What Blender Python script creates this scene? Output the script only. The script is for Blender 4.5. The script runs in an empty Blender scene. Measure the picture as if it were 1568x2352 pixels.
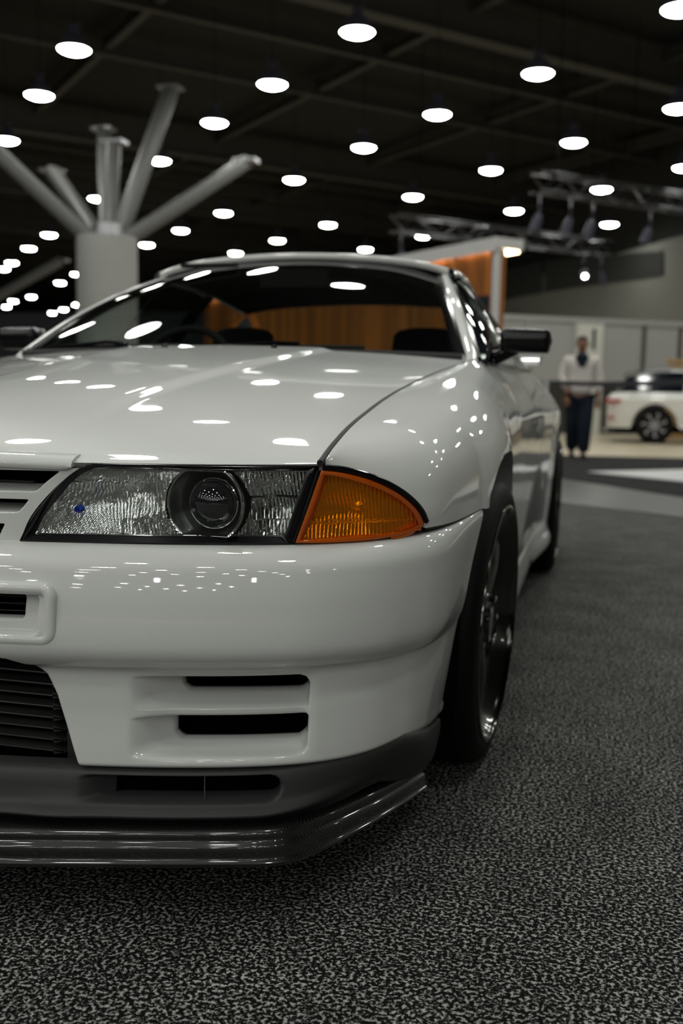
import bpy, bmesh, math, random
import numpy as np
from mathutils import Matrix, Vector

random.seed(4)
rng = np.random.default_rng(7)
SC = bpy.context.scene
COL = SC.collection

# ------------------------------------------------------------------ camera
def cam_basis(yaw, pitch, roll):
    y, p, r = math.radians(yaw), math.radians(pitch), math.radians(roll)
    f = np.array([-math.sin(y)*math.cos(p), math.cos(y)*math.cos(p), -math.sin(p)])
    right = np.array([math.cos(y), math.sin(y), 0.0])
    up = np.cross(right, f)
    return right*math.cos(r)+up*math.sin(r), -right*math.sin(r)+up*math.cos(r), f
CAM = np.array([1.0272, -1.3385, 0.8222])
CR, CU, CF = cam_basis(13.995, 6.688, 1.054)
cam = bpy.data.cameras.new('camera')
cam_o = bpy.data.objects.new('camera', cam)
COL.objects.link(cam_o)
m = Matrix.Identity(4)
for i in range(3):
    m[i][0], m[i][1], m[i][2], m[i][3] = CR[i], CU[i], -CF[i], CAM[i]
cam_o.matrix_world = m
cam.sensor_fit = 'VERTICAL'; cam.sensor_height = 36.0; cam.lens = 35.0
cam.clip_start = 0.02; cam.clip_end = 300
cam.dof.use_dof = True; cam.dof.focus_distance = 1.52; cam.dof.aperture_fstop = 3.2
SC.camera = cam_o
F_PX = 2287.0
def at(u, v, Y=None, X=None, Z=None):
    """the point of the hall seen at pixel u, v that lies at the given Y, X or Z"""
    d = CF + CR*(u-784)/F_PX - CU*(v-1176)/F_PX
    if Y is not None: t = (Y-CAM[1])/d[1]
    elif X is not None: t = (X-CAM[0])/d[0]
    else: t = (Z-CAM[2])/d[2]
    return CAM + d*t

# ------------------------------------------------------------------ world, exposure
w = bpy.data.worlds.new('hall_air'); SC.world = w; w.use_nodes = True
bg = w.node_tree.nodes['Background']
bg.inputs[0].default_value = (0.92, 1.0, 0.92, 1); bg.inputs[1].default_value = 0.009
SC.view_settings.view_transform = 'Standard'; SC.view_settings.look = 'None'
SC.view_settings.exposure = 0.0; SC.view_settings.gamma = 1.0
SC.view_settings.use_curve_mapping = False
LAMP_POWER = 61.0

# ------------------------------------------------------------------ materials
def new_mat(name):
    m = bpy.data.materials.new(name); m.use_nodes = True
    return m, m.node_tree, m.node_tree.nodes['Principled BSDF']
def P(name, col, rough=.5, metal=0, spec=.5, coat=0, coat_rough=.03, emit=None, es=0, trans=0, bump=None, var=None):
    m, t, b = new_mat(name)
    b.inputs['Base Color'].default_value = (*col, 1); b.inputs['Roughness'].default_value = rough
    b.inputs['Metallic'].default_value = metal; b.inputs['Specular IOR Level'].default_value = spec
    b.inputs['Coat Weight'].default_value = coat; b.inputs['Coat Roughness'].default_value = coat_rough
    if trans: b.inputs['Transmission Weight'].default_value = trans
    if emit: b.inputs['Emission Color'].default_value = (*emit, 1); b.inputs['Emission Strength'].default_value = es
    if bump or var:
        tc = t.nodes.new('ShaderNodeTexCoord'); nz = t.nodes.new('ShaderNodeTexNoise')
        nz.inputs['Scale'].default_value = (bump or var)[0]; nz.inputs['Detail'].default_value = 3
        t.links.new(tc.outputs['Object'], nz.inputs['Vector'])
        if bump:
            bp = t.nodes.new('ShaderNodeBump'); bp.inputs['Strength'].default_value = bump[1]; bp.inputs['Distance'].default_value = .002
            t.links.new(nz.outputs['Fac'], bp.inputs['Height']); t.links.new(bp.outputs['Normal'], b.inputs['Normal'])
        if var:
            mx = t.nodes.new('ShaderNodeMix'); mx.data_type = 'RGBA'
            mx.inputs[6].default_value = (*col, 1); mx.inputs[7].default_value = (*var[1], 1)
            t.links.new(nz.outputs['Fac'], mx.inputs[0]); t.links.new(mx.outputs[2], b.inputs['Base Color'])
    return m
def glassy(name, tint, rough=.02, ior=1.45):
    """thin pane: see-through tint with a reflecting surface"""
    m = bpy.data.materials.new(name); m.use_nodes = True; t = m.node_tree; t.nodes.clear()
    o = t.nodes.new('ShaderNodeOutputMaterial'); mx = t.nodes.new('ShaderNodeMixShader')
    tr = t.nodes.new('ShaderNodeBsdfTransparent'); gl = t.nodes.new('ShaderNodeBsdfGlossy'); fr = t.nodes.new('ShaderNodeFresnel')
    tr.inputs[0].default_value = (*tint, 1); gl.inputs['Roughness'].default_value = rough
    ge = t.nodes.new('ShaderNodeNewGeometry'); mr = t.nodes.new('ShaderNodeMapRange'); mr.inputs[3].default_value = ior; mr.inputs[4].default_value = 1/ior
    t.links.new(ge.outputs['Backfacing'], mr.inputs[0]); t.links.new(mr.outputs[0], fr.inputs[0])      # same reflectance from either side of the pane
    t.links.new(fr.outputs[0], mx.inputs[0]); t.links.new(tr.outputs[0], mx.inputs[1]); t.links.new(gl.outputs[0], mx.inputs[2])
    t.links.new(mx.outputs[0], o.inputs[0]); return m

M = {}
M['paint'] = P('white_car_paint', (.67, .68, .665), .42, spec=.35, coat=1.0, coat_rough=.025)
def painted_duct_dark(name, base, inner_col):
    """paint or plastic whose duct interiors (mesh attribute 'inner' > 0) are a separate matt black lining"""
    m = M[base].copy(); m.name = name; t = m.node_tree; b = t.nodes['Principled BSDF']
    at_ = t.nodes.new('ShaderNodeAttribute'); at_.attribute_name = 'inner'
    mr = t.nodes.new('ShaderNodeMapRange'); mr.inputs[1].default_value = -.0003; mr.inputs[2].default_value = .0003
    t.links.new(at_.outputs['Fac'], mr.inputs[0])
    d = t.nodes.new('ShaderNodeBsdfDiffuse'); d.inputs[0].default_value = (*inner_col, 1)  # shade of the deep openings put into the colour
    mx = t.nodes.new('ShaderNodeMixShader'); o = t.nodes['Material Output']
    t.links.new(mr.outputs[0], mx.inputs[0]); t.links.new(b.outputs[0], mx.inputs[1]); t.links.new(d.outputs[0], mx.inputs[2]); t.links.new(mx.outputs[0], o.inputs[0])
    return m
M['paintduct'] = painted_duct_dark('white_paint_with_duct_dark', 'paint', (.002, .002, .002))
M['trim'] = P('black_gloss_trim', (.004, .004, .005), .16, spec=.35)
M['rubber'] = P('black_rubber', (.008, .008, .008), .6)
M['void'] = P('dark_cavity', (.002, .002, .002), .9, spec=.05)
M['plastic'] = P('grey_textured_plastic', (.032, .032, .033), .5, spec=.4, bump=(900, .25))
M['chrome'] = P('chrome', (.80, .81, .80), .06, metal=1)
M['satin'] = P('satin_reflector', (.42, .43, .42), .16, metal=.95)
M['silver'] = P('silver_reflector', (.82, .83, .80), .14, metal=1)
M['glass'] = glassy('windscreen_glass', (.68, .73, .71))
M['sideglass'] = glassy('side_glass', (.70, .75, .73))
M['lens'] = glassy('clear_lens', (.93, .95, .95), .015, 1.5)
M['amber'] = glassy('amber_lens', (1.0, .57, .055), .03, 1.5)
M['amberdeep'] = P('amber_plastic', (.55, .10, .004), .12, spec=.6, coat=.6)
M['ambersilver'] = P('amber_backed_reflector', (.95, .84, .60), .18, metal=.8)
M['darkball'] = P('projector_glass', (.012, .013, .014), .02, spec=.8, coat=1, coat_rough=.0)
M['tyre'] = P('tyre_rubber', (.004, .004, .004), .6, spec=.15, bump=(220, .15))
M['rim'] = P('dark_alloy', (.035, .034, .033), .22, metal=.85, coat=.6)
M['riml'] = P('polished_dark_lip', (.09, .085, .08), .12, metal=1)
M['disc'] = P('brake_disc', (.22, .21, .20), .35, metal=1)
M['inner'] = P('dark_cabin_trim', (.008, .008, .0085), .7, spec=.25)
M['seat'] = P('dark_seat_cloth', (.010, .010, .011), .9, spec=.2)
M['core'] = P('intercooler_metal', (.055, .055, .052), .45, metal=.6)
M['fin'] = P('intercooler_fin', (.18, .18, .175), .4, metal=.8)

def carbon():
    m, t, b = new_mat('carbon_fibre')
    tc = t.nodes.new('ShaderNodeTexCoord'); mp = t.nodes.new('ShaderNodeMapping')
    mp.inputs['Rotation'].default_value = (0, math.radians(45), 0)
    t.links.new(tc.outputs['Object'], mp.inputs[0])
    ck = t.nodes.new('ShaderNodeTexWave'); ck.wave_type = 'BANDS'; ck.bands_direction = 'X'; ck.inputs['Scale'].default_value = 130
    ck.inputs['Distortion'].default_value = .4; ck.inputs['Detail'].default_value = 0
    t.links.new(mp.outputs[0], ck.inputs['Vector'])
    rp = t.nodes.new('ShaderNodeValToRGB'); rp.color_ramp.elements[0].position = .35; rp.color_ramp.elements[1].position = .65
    rp.color_ramp.elements[0].color = (.006, .006, .006, 1); rp.color_ramp.elements[1].color = (.026, .026, .026, 1)
    t.links.new(ck.outputs['Fac'], rp.inputs[0]); t.links.new(rp.outputs[0], b.inputs['Base Color'])
    b.inputs['Roughness'].default_value = .35; b.inputs['Coat Weight'].default_value = 1; b.inputs['Coat Roughness'].default_value = .04
    b.inputs['Metallic'].default_value = .3
    return m
M['carbon'] = carbon()
M['plasticduct'] = painted_duct_dark('grey_plastic_with_slot_dark', 'plastic', (.002, .002, .002))
M['blueglint'] = P('blue_reflection_tint', (.01, .06, .55), .2, metal=.8)

def carpet_mat(name, dark, light, scale, thr=(.47, .60)):
    m, t, b = new_mat(name)
    tc = t.nodes.new('ShaderNodeTexCoord')
    nz = t.nodes.new('ShaderNodeTexNoise'); nz.inputs['Scale'].default_value = scale; nz.inputs['Detail'].default_value = 2.5; nz.inputs['Roughness'].default_value = .62
    t.links.new(tc.outputs['Object'], nz.inputs['Vector'])
    rp = t.nodes.new('ShaderNodeValToRGB'); e = rp.color_ramp.elements
    e[0].position, e[1].position = thr; e[0].color = (*dark, 1); e[1].color = (*light, 1)
    t.links.new(nz.outputs['Fac'], rp.inputs[0])
    n2 = t.nodes.new('ShaderNodeTexNoise'); n2.inputs['Scale'].default_value = 5; n2.inputs['Detail'].default_value = 4
    t.links.new(tc.outputs['Object'], n2.inputs['Vector'])
    r2 = t.nodes.new('ShaderNodeMapRange'); r2.inputs[1].default_value = .3; r2.inputs[2].default_value = .7; r2.inputs[3].default_value = .72; r2.inputs[4].default_value = 1.15
    t.links.new(n2.outputs['Fac'], r2.inputs[0])
    mx = t.nodes.new('ShaderNodeMix'); mx.data_type = 'RGBA'; mx.blend_type = 'MULTIPLY'; mx.inputs[0].default_value = 1
    t.links.new(rp.outputs[0], mx.inputs[6]); t.links.new(r2.outputs[0], mx.inputs[7]); t.links.new(mx.outputs[2], b.inputs['Base Color'])
    bp = t.nodes.new('ShaderNodeBump'); bp.inputs['Strength'].default_value = .6; bp.inputs['Distance'].default_value = .004
    t.links.new(nz.outputs['Fac'], bp.inputs['Height']); t.links.new(bp.outputs['Normal'], b.inputs['Normal'])
    b.inputs['Roughness'].default_value = .95; b.inputs['Specular IOR Level'].default_value = .1
    return m

# ------------------------------------------------------------------ geometry helpers
def finish(me, smooth=True, angle=40):
    if smooth and len(me.polygons):
        me.polygons.foreach_set('use_smooth', [True]*len(me.polygons))
        if angle < 179: me.set_sharp_from_angle(angle=math.radians(angle))
    me.update()
def mesh(name, V, Fc, mat, parent=None, smooth=True, angle=40, loc=None, rot=None):
    me = bpy.data.meshes.new(name)
    me.from_pydata([tuple(map(float, v)) for v in V], [], [tuple(map(int, f)) for f in Fc])
    me.materials.append(M[mat] if isinstance(mat, str) else mat)
    finish(me, smooth, angle)
    o = bpy.data.objects.new(name, me); COL.objects.link(o)
    if parent: o.parent = parent
    if loc is not None: o.location = loc
    if rot is not None: o.rotation_euler = rot
    return o
def empty(name, loc=(0, 0, 0), rz=0):
    o = bpy.data.objects.new(name, None); COL.objects.link(o)
    o.location = loc; o.rotation_euler = (0, 0, rz); o.empty_display_size = .2
    return o
def tag(o, label=None, cat=None, group=None, kind=None):
    if label: o['label'] = label
    if cat: o['category'] = cat
    if group: o['group'] = group
    if kind: o['kind'] = kind
    return o
def share(o, parent=None, loc=None, rot=None, name=None):
    c = o.copy(); COL.objects.link(c); c.parent = parent
    if name: c.name = name
    if loc is not None: c.location = loc
    if rot is not None: c.rotation_euler = rot
    return c
def copy_tree(o, parent=None):
    c = o.copy(); COL.objects.link(c); c.parent = parent
    for ch in list(o.children): copy_tree(ch, c)
    return c
class MB:
    """collects pieces of one part"""
    def __init__(s): s.V = []; s.F = []
    def add(s, V, Fc):
        n = len(s.V); s.V += [tuple(map(float, v)) for v in V]; s.F += [tuple(int(i)+n for i in f) for f in Fc]; return s
    def box(s, c, d, R=None, bev=0):
        x, y, z = (k/2 for k in d)
        V = np.array([(-x, -y, -z), (x, -y, -z), (x, y, -z), (-x, y, -z), (-x, -y, z), (x, -y, z), (x, y, z), (-x, y, z)])
        if R is not None: V = V@np.array(R).T
        return s.add(V+np.array(c), [(0, 3, 2, 1), (4, 5, 6, 7), (0, 1, 5, 4), (1, 2, 6, 5), (2, 3, 7, 6), (3, 0, 4, 7)])
    def tube(s, path, r, n=8, cap=True, closed=False):
        path = np.asarray(path, float); k = len(path); rr = np.broadcast_to(r, (k,))
        T = np.gradient(path, axis=0)
        if closed: T = np.roll(path, -1, 0)-np.roll(path, 1, 0)
        T /= np.linalg.norm(T, axis=1)[:, None]+1e-12
        ref = np.array([0, 0, 1.0]) if abs(T[0][2]) < .9 else np.array([1.0, 0, 0])
        V = []
        for p, t, q in zip(path, T, rr):
            a = np.cross(t, ref); la = np.linalg.norm(a)
            a = a/la if la > 1e-6 else np.array([1.0, 0, 0]); b = np.cross(t, a); ref = np.cross(a, t)
            for i in range(n):
                h = 2*math.pi*i/n; V.append(p+q*(a*math.cos(h)+b*math.sin(h)))
        Fc = []
        for i in range(k if closed else k-1):
            for j in range(n):
                i2 = (i+1) % k; Fc.append((i*n+j, i*n+(j+1) % n, i2*n+(j+1) % n, i2*n+j))
        if cap and not closed: Fc += [tuple(range(n-1, -1, -1)), tuple((k-1)*n+j for j in range(n))]
        return s.add(V, Fc)
    def grid(s, G, closed_u=False, mask=None, flip=False):
        G = np.asarray(G); nu, nv = G.shape[:2]; Fc = []
        for i in range(nu if closed_u else nu-1):
            for j in range(nv-1):
                if mask is not None and not mask[i][j]: continue
                a, b, c, d = i*nv+j, ((i+1) % nu)*nv+j, ((i+1) % nu)*nv+j+1, i*nv+j+1
                Fc.append((a, d, c, b) if flip else (a, b, c, d))
        return s.add(G.reshape(-1, 3), Fc)
    def lathe(s, prof, n=48, axis='X', c=(0, 0, 0)):
        """prof: (along axis, radius)"""
        G = []
        for i in range(n):
            h = 2*math.pi*i/n; cs, sn = math.cos(h), math.sin(h)
            G.append([(a, r*cs, r*sn) if axis == 'X' else ((r*cs, a, r*sn) if axis == 'Y' else (r*cs, r*sn, a)) for a, r in prof])
        G = np.array(G)+np.array(c)
        return s.grid(G, closed_u=True)
    def prism(s, poly, d, c=(0, 0, 0), plane='XZ'):
        """flat outline given thickness d"""
        n = len(poly); V = []
        for k in (0, d):
            for a, b in poly:
                V.append({'XZ': (a, k, b), 'YZ': (k, a, b), 'XY': (a, b, k)}[plane])
        V = np.array(V)+np.array(c)
        Fc = [tuple(range(n)), tuple(range(2*n-1, n-1, -1))]+[(i, i+n, (i+1) % n+n, (i+1) % n) for i in range(n)]
        return s.add(V, Fc)
    def build(s, name, mat, parent=None, smooth=True, angle=40, **k):
        o = mesh(name, s.V, s.F, mat, parent, smooth, angle, **k)
        bm = bmesh.new(); bm.from_mesh(o.data); bmesh.ops.recalc_face_normals(bm, faces=bm.faces); bm.to_mesh(o.data); bm.free()
        finish(o.data, smooth, angle)
        return o
def bevel(o, wdt, seg=2):
    bm = bmesh.new(); bm.from_mesh(o.data)
    es = [e for e in bm.edges if len(e.link_faces) == 2 and e.calc_face_angle(0) > .6]
    bmesh.ops.bevel(bm, geom=es, offset=wdt, segments=seg, affect='EDGES', profile=.5, clamp_overlap=True)
    bm.to_mesh(o.data); bm.free(); finish(o.data, True, 50); return o
def spline(pts, n=None, t=None, closed=False):
    """Catmull-Rom through pts, sampled evenly along its length (n) or at fractions t of it"""
    p = np.asarray(pts, float)
    if closed: q = np.vstack([p[-1], p, p[0], p[1]])
    else: q = np.vstack([2*p[0]-p[1], p, 2*p[-1]-p[-2]])
    out = []
    for i in range(1, len(q)-2):
        p0, p1, p2, p3 = q[i-1:i+3]; u = np.linspace(0, 1, 24, endpoint=False)[:, None]
        out.append(.5*((2*p1)+(-p0+p2)*u+(2*p0-5*p1+4*p2-p3)*u**2+(-p0+3*p1-3*p2+p3)*u**3))
    out = np.vstack(out+[q[-2:-1]])
    s = np.concatenate([[0], np.cumsum(np.linalg.norm(np.diff(out, axis=0), axis=1))]); s /= s[-1]
    if t is None: t = np.linspace(0, 1, n)
    return np.stack([np.interp(t, s, out[:, k]) for k in range(p.shape[1])], 1)
def smooth_fn(xs, ys):
    """smooth interpolating function of one variable (monotone cubic)"""
    xs = np.asarray(xs, float); ys = np.asarray(ys, float); h = np.diff(xs); d = np.diff(ys)/h
    mm = np.zeros(len(xs)); mm[0], mm[-1] = d[0], d[-1]
    for i in range(1, len(xs)-1):
        if d[i-1]*d[i] > 0:
            w1, w2 = 2*h[i]+h[i-1], h[i]+2*h[i-1]; mm[i] = (w1+w2)/(w1/d[i-1]+w2/d[i])
    def f(x):
        x = np.asarray(x, float); xc = np.clip(x, xs[0], xs[-1]); i = np.clip(np.searchsorted(xs, xc)-1, 0, len(h)-1)
        t = (xc-xs[i])/h[i]
        r = (2*t**3-3*t**2+1)*ys[i]+(t**3-2*t**2+t)*h[i]*mm[i]+(-2*t**3+3*t**2)*ys[i+1]+(t**3-t**2)*h[i]*mm[i+1]
        return r
    return f
def sst(a, b, x):
    t = np.clip((np.asarray(x, float)-a)/(b-a), 0, 1); return t*t*(3-2*t)
def rot_z(a): return np.array([[math.cos(a), -math.sin(a), 0], [math.sin(a), math.cos(a), 0], [0, 0, 1]])
# ------------------------------------------------------------------ the hall: floor, ceiling, wall
E1 = np.array([math.sqrt(.5), math.sqrt(.5), 0]); E2 = np.array([-math.sqrt(.5), math.sqrt(.5), 0])   # axes of the hall, 45 degrees to the car
M['floor'] = P('pale_hall_floor', (.52, .45, .32), .35, spec=.4, var=(.7, (.46, .40, .29)))
M['ceil'] = P('black_painted_ceiling', (.036, .036, .033), .9, spec=.1)
M['beam'] = P('dark_steel_beam', (.052, .049, .040), .7)
M['wall'] = P('grey_hall_wall', (.24, .235, .21), .8, spec=.2, var=(.25, (.19, .188, .168)))
M['wallwin'] = P('dark_wall_band', (.035, .036, .033), .4)
M['concrete'] = P('pale_concrete', (.34, .34, .32), .7, var=(1.5, (.29, .29, .275)))
M['strut'] = P('painted_steel_strut', (.12, .12, .115), .45, spec=.4)
M['steel'] = P('galvanised_steel', (.35, .35, .36), .35, metal=.9)
M['alu'] = P('truss_aluminium', (.13, .13, .14), .35, metal=.9)
M['shade'] = P('lamp_shade_metal', (.05, .05, .075), .4, spec=.4)
def lamp_mat(name, col, s):
    m = bpy.data.materials.new(name); m.use_nodes = True; t = m.node_tree; t.nodes.clear()
    o = t.nodes.new('ShaderNodeOutputMaterial'); e = t.nodes.new('ShaderNodeEmission')
    e.inputs[0].default_value = (*col, 1); e.inputs[1].default_value = s; t.links.new(e.outputs[0], o.inputs[0]); return m
M['glow'] = lamp_mat('lamp_diffuser_lit', (.985, 1.0, .935), LAMP_POWER)
M['warm'] = lamp_mat('warm_canopy_light', (1.0, .72, .42), 14)
M['spot'] = lamp_mat('spotlight_lit', (1.0, .97, .95), 30)
M['carpet'] = carpet_mat('speckled_carpet', (.005, .005, .005), (.40, .395, .375), 150, (.50, .63))
M['aisle'] = carpet_mat('dark_aisle_carpet', (.020, .020, .021), (.034, .034, .035), 60)
M['edge'] = P('grey_edge_strip', (.07, .07, .07), .3, spec=.5)
M['panelwhite'] = P('white_floor_panel', (.55, .55, .55), .5)

def slab(name, pts, z0, z1, mat):
    return MB().prism([tuple(p[:2]) for p in pts], z1-z0, (0, 0, z0), 'XY').build(name, mat, smooth=False)
tag(slab('floor', [(-90, -40), (60, -40), (60, 110), (-90, 110)], -.2, -.012, 'floor'), kind='structure')
tag(slab('ceiling', [(-90, -40), (60, -40), (60, 110), (-90, 110)], 10.2, 10.4, 'ceil'), kind='structure')
tag(slab('display_carpet', [(-16, -14), (14, -14), (14, -3.8), (.8, 6.76), (-16, 20.2)], -.012, 0.0, 'carpet'),
    'black and grey speckled carpet under the white coupe', 'carpet')
tag(slab('edge_strip', [(14, -3.795), (.8, 6.765), (-6.5, 12.605), (-6.5, 15.2), (.72, 9.22), (1.81, 7.58), (14, -2.2)], -.012, .006, 'edge'),
    'smooth grey border strip along the speckled carpet', 'floor strip')
tag(slab('aisle_carpet', [(9.0, 1.86), (1.81, 7.59), (.72, 9.23), (-6.5, 15.21), (-6.5, 16.6), (-2, 13.5), (.55, 13.78), (2.34, 14.03), (8.0, 14.8)], -.012, .001, 'aisle'),
    'plain dark aisle carpet where the man is walking', 'carpet')
tag(slab('floor_panel', [(1.0, 10.34), (2.11, 11.28), (6.5, 15.0), (6.5, 5.0+.9), (1.96, 9.43)], .002, .010, 'panelwhite'),
    'white pointed panel lying on the dark aisle carpet', 'floor panel')

# beams of the roof: each an I section running along the hall
def ibeam(name, p0, p1, h, wd, mat, parent=None):
    d = p1-p0; L = np.linalg.norm(d); d /= L; s = np.cross(d, [0, 0, 1.0]); s /= np.linalg.norm(s); u = np.array([0, 0, 1.0])
    t = .05; prof = [(-wd/2, 0), (wd/2, 0), (wd/2, t), (t/2, t), (t/2, h-t), (wd/2, h-t), (wd/2, h), (-wd/2, h), (-wd/2, h-t), (-t/2, h-t), (-t/2, t), (-wd/2, t)]
    n = len(prof); V = [p+s*a+u*b for p in (p0, p1) for a, b in prof]
    return mesh(name, V, [tuple(range(n)), tuple(range(2*n-1, n-1, -1))]+[(i, (i+1) % n, (i+1) % n+n, i+n) for i in range(n)], mat, parent, False)
for q, lab in [(3.2, None), (17.55, None), (32.0, None), (42.1, None), (52.5, None)]:
    c = E2*q+np.array([0, 0, 9.0])
    tag(ibeam('roof_beam', c-E1*60, c+E1*60, .95, .42, 'beam'), kind='structure')
    for dq in (3.6, 7.2):
        c2 = E2*(q+dq)+np.array([0, 0, 9.45])
        tag(ibeam('roof_joist', c2-E1*55, c2+E1*55, .4, .2, 'beam'), kind='structure')
for k in range(-4, 9):
    c = E1*(k*6.3+2.0)+np.array([0, 0, 9.6])
    tag(ibeam('roof_purlin', c-E2*12, c+E2*58, .35, .2, 'beam'), kind='structure')

# right-hand wall with its dark window band
wa, wb = at(1240, 632, Z=6.4), at(1568, 540, Z=6.4)
wd_ = (wb-wa)/np.linalg.norm(wb-wa); wn = np.array([-wd_[1], wd_[0], 0])
if np.dot(wn, CAM-wa) > 0: wn = -wn        # wn points away from the camera
w0, w1 = wa-wd_*16, wb+wd_*38
tag(MB().prism([tuple(w0[:2]), tuple(w1[:2]), tuple((w1+wn*.4)[:2]), tuple((w0+wn*.4)[:2])], 6.4, (0, 0, 0), 'XY').build('wall_right', 'wall', smooth=False), kind='structure')
tag(MB().prism([tuple((w0+wn*.5)[:2]), tuple((w1+wn*.5)[:2]), tuple((w1+wn*.8)[:2]), tuple((w0+wn*.8)[:2])], 3.8, (0, 0, 6.4), 'XY').build('wall_upper', 'ceil', smooth=False), kind='structure')
def on_wall(u, v):
    d = CF+CR*(u-784)/F_PX-CU*(v-1176)/F_PX; t = np.dot(wa-CAM, wn)/np.dot(d, wn); return CAM+d*t
def wall_panel(name, uv, mat, off=-.06, parent=None):
    V = [on_wall(*p)+wn*off for p in uv]; V += [v-wn*(off-.02) for v in V]; n = len(uv)
    return mesh(name, V, [tuple(range(n)), tuple(range(2*n-1, n-1, -1))]+[(i, i+n, (i+1) % n+n, (i+1) % n) for i in range(n)], mat, parent, False)
wb0 = wall_panel('window_1', [(1100, 700), (1246, 672), (1246, 600), (1100, 630)], 'wallwin'); tag(wb0, kind='structure')
wb1 = wall_panel('window_2', [(1252, 671), (1525, 632), (1525, 576), (1252, 599)], 'wallwin'); tag(wb1, kind='structure')

# low partition in front of the wall: rail, posts, grey panels, a pale door with a dark plate
M['part'] = P('grey_partition_panel', (.36, .36, .35), .55)
M['bronze'] = P('bronze_post', (.10, .085, .06), .45, metal=.3)
M['paledoor'] = P('pale_door', (.62, .62, .56), .5)
pa, pb = at(1150, 722, Y=23.0), at(1640, 748, Y=26.0)
pz = pa[2]
part = empty('partition_wall', (0, 0, 0)); tag(part, 'grey panelled partition with bronze posts behind the parked white car', 'partition')
def pp(t, z, o=0.0):
    q = pa+(pb-pa)*t; d = (pb-pa)/np.linalg.norm((pb-pa)[:2]); return np.array([q[0]+d[1]*o, q[1]-d[0]*o, z])
def pbox(name, t0, t1, z0, z1, o0, o1, mat, par):
    V = [pp(t0, z0, o0), pp(t1, z0, o0), pp(t1, z0, o1), pp(t0, z0, o1), pp(t0, z1, o0), pp(t1, z1, o0), pp(t1, z1, o1), pp(t0, z1, o1)]
    return mesh(name, V, [(0, 3, 2, 1), (4, 5, 6, 7), (0, 1, 5, 4), (1, 2, 6, 5), (2, 3, 7, 6), (3, 0, 4, 7)], mat, par, False)
tt = [-.9, -.45, -.02, .12, .33, .46, .655, .83, 1.05, 1.3]
for a, b in zip(tt[:-1], tt[1:]):
    pbox('panel', a+.004, b-.004, 1.25, pz-.10, -.03, .03, 'part', part)
    pbox('lower_panel', a+.004, b-.004, -.012, 1.2, -.04, .04, 'wallwin', part)
for a in tt: pbox('post', a-.008, a+.008, -.012, pz-.02, -.07, .07, 'bronze' if a > .5 else 'part', part)
pbox('top_rail', tt[0]-.01, tt[-1]+.01, pz-.12, pz, -.08, .08, 'part', part)
dr = pbox('pale_door', .335, .455, -.012, pz-.14, .032, .12, 'paledoor', part)
pbox('door_plate', .405, .418, 2.05, 2.55, .121, .135, 'trim', dr)

# ------------------------------------------------------------------ high-bay lamps
def make_lamp():
    r = empty('high_bay_lamp')
    MB().lathe([(0, .285), (.03, .295), (.05, .29), (.12, .26), (.20, .20), (.25, .13), (.27, .10), (.40, .085), (.42, .05), (.42, .001)], 28, 'Z').build('shade', 'shade', r)
    MB().lathe([(-.065, .001), (-.06, .10), (-.045, .18), (-.02, .245), (.012, .282)], 28, 'Z').build('diffuser', 'glow', r)
    MB().lathe([(.42, .001), (.42, .007), (3.21, .007), (3.21, .001)], 6, 'Z').build('hanging_rod', 'void', r)
    MB().tube([(.12*math.cos(a), .12*math.sin(a), .44) for a in np.linspace(0, 2*math.pi, 12, endpoint=False)], .008, 5, closed=True).build('guard_ring', 'shade', r)
    return r
lamp0 = make_lamp()
seen = [(820,75),(1235,170),(170,115),(625,195),(90,220),(1004,264),(492,283),(1317,328),(835,340),(1127,392),(15,323),(366,370),(675,414),(1381,436),(948,453),
 (1180,485),(513,490),(753,517),(1399,516),(972,543),(637,553),(415,530),(839,573),(541,582),(337,563),(113,540),(66,571),(27,604),(8,618),(138,650),(176,630),
 (1562,22),(1557,250),(224,457),(157,502),(30,692),(72,682),(120,719),(146,711),(15,705),(176,700),(1572,386)]
pos = [at(u, v, Z=7.0) for u, v in seen]
A_, B_ = np.array([2.9, 2.8, 0]), np.array([-2.34, 2.5, 0]); p0 = np.array([-3.19, 16.07, 7.0])
for i in range(-20, 14):
    for j in range(-22, 8):
        p = p0+A_*i+B_*j
        if not (-22 < p[0] < 26 and -38 < p[1] < 44 and not (p[1] < -25 and abs(p[0]+2) > 14) and np.dot(p-wa, wn) < -1.5 and not (p[0] > 4 and -8 < p[1] < 8) and not (p[0] > 16 and p[1] < 8) and not (p[0] < -13 and p[1] > -2)): continue
        if min(np.linalg.norm(p-q) for q in pos) < 2.3: continue
        d = p-CAM; z = d@CF; u = 784+F_PX*(d@CR)/z if z > .1 else -9e9; v = 1176-F_PX*(d@CU)/z if z > .1 else -9e9
        if -40 < u < 1610 and -40 < v < 800: continue      # the photograph shows no lamp there
        pos.append(p)
for k, p in enumerate(pos):
    o = lamp0 if k == 0 else copy_tree(lamp0)
    o.location = p; o.rotation_euler[2] = k*.7
    own = {(366, 370): 'white high-bay lamp between the two rightmost struts of the pale column', (224, 457): 'white high-bay lamp peeping out beside the upright strut of the column',
           (1381, 436): 'white high-bay lamp seen against the braces of the shorter truss', (972, 543): 'white high-bay lamp seen against the truss above the wooden booth',
           (176, 630): 'white high-bay lamp half hidden behind the shaft of the pale column'}.get(seen[k] if k < len(seen) else None)
    tag(o, own or 'round white high-bay lamp hanging from the black ceiling', 'ceiling lamp', 'high-bay lamps under the ceiling')

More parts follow.
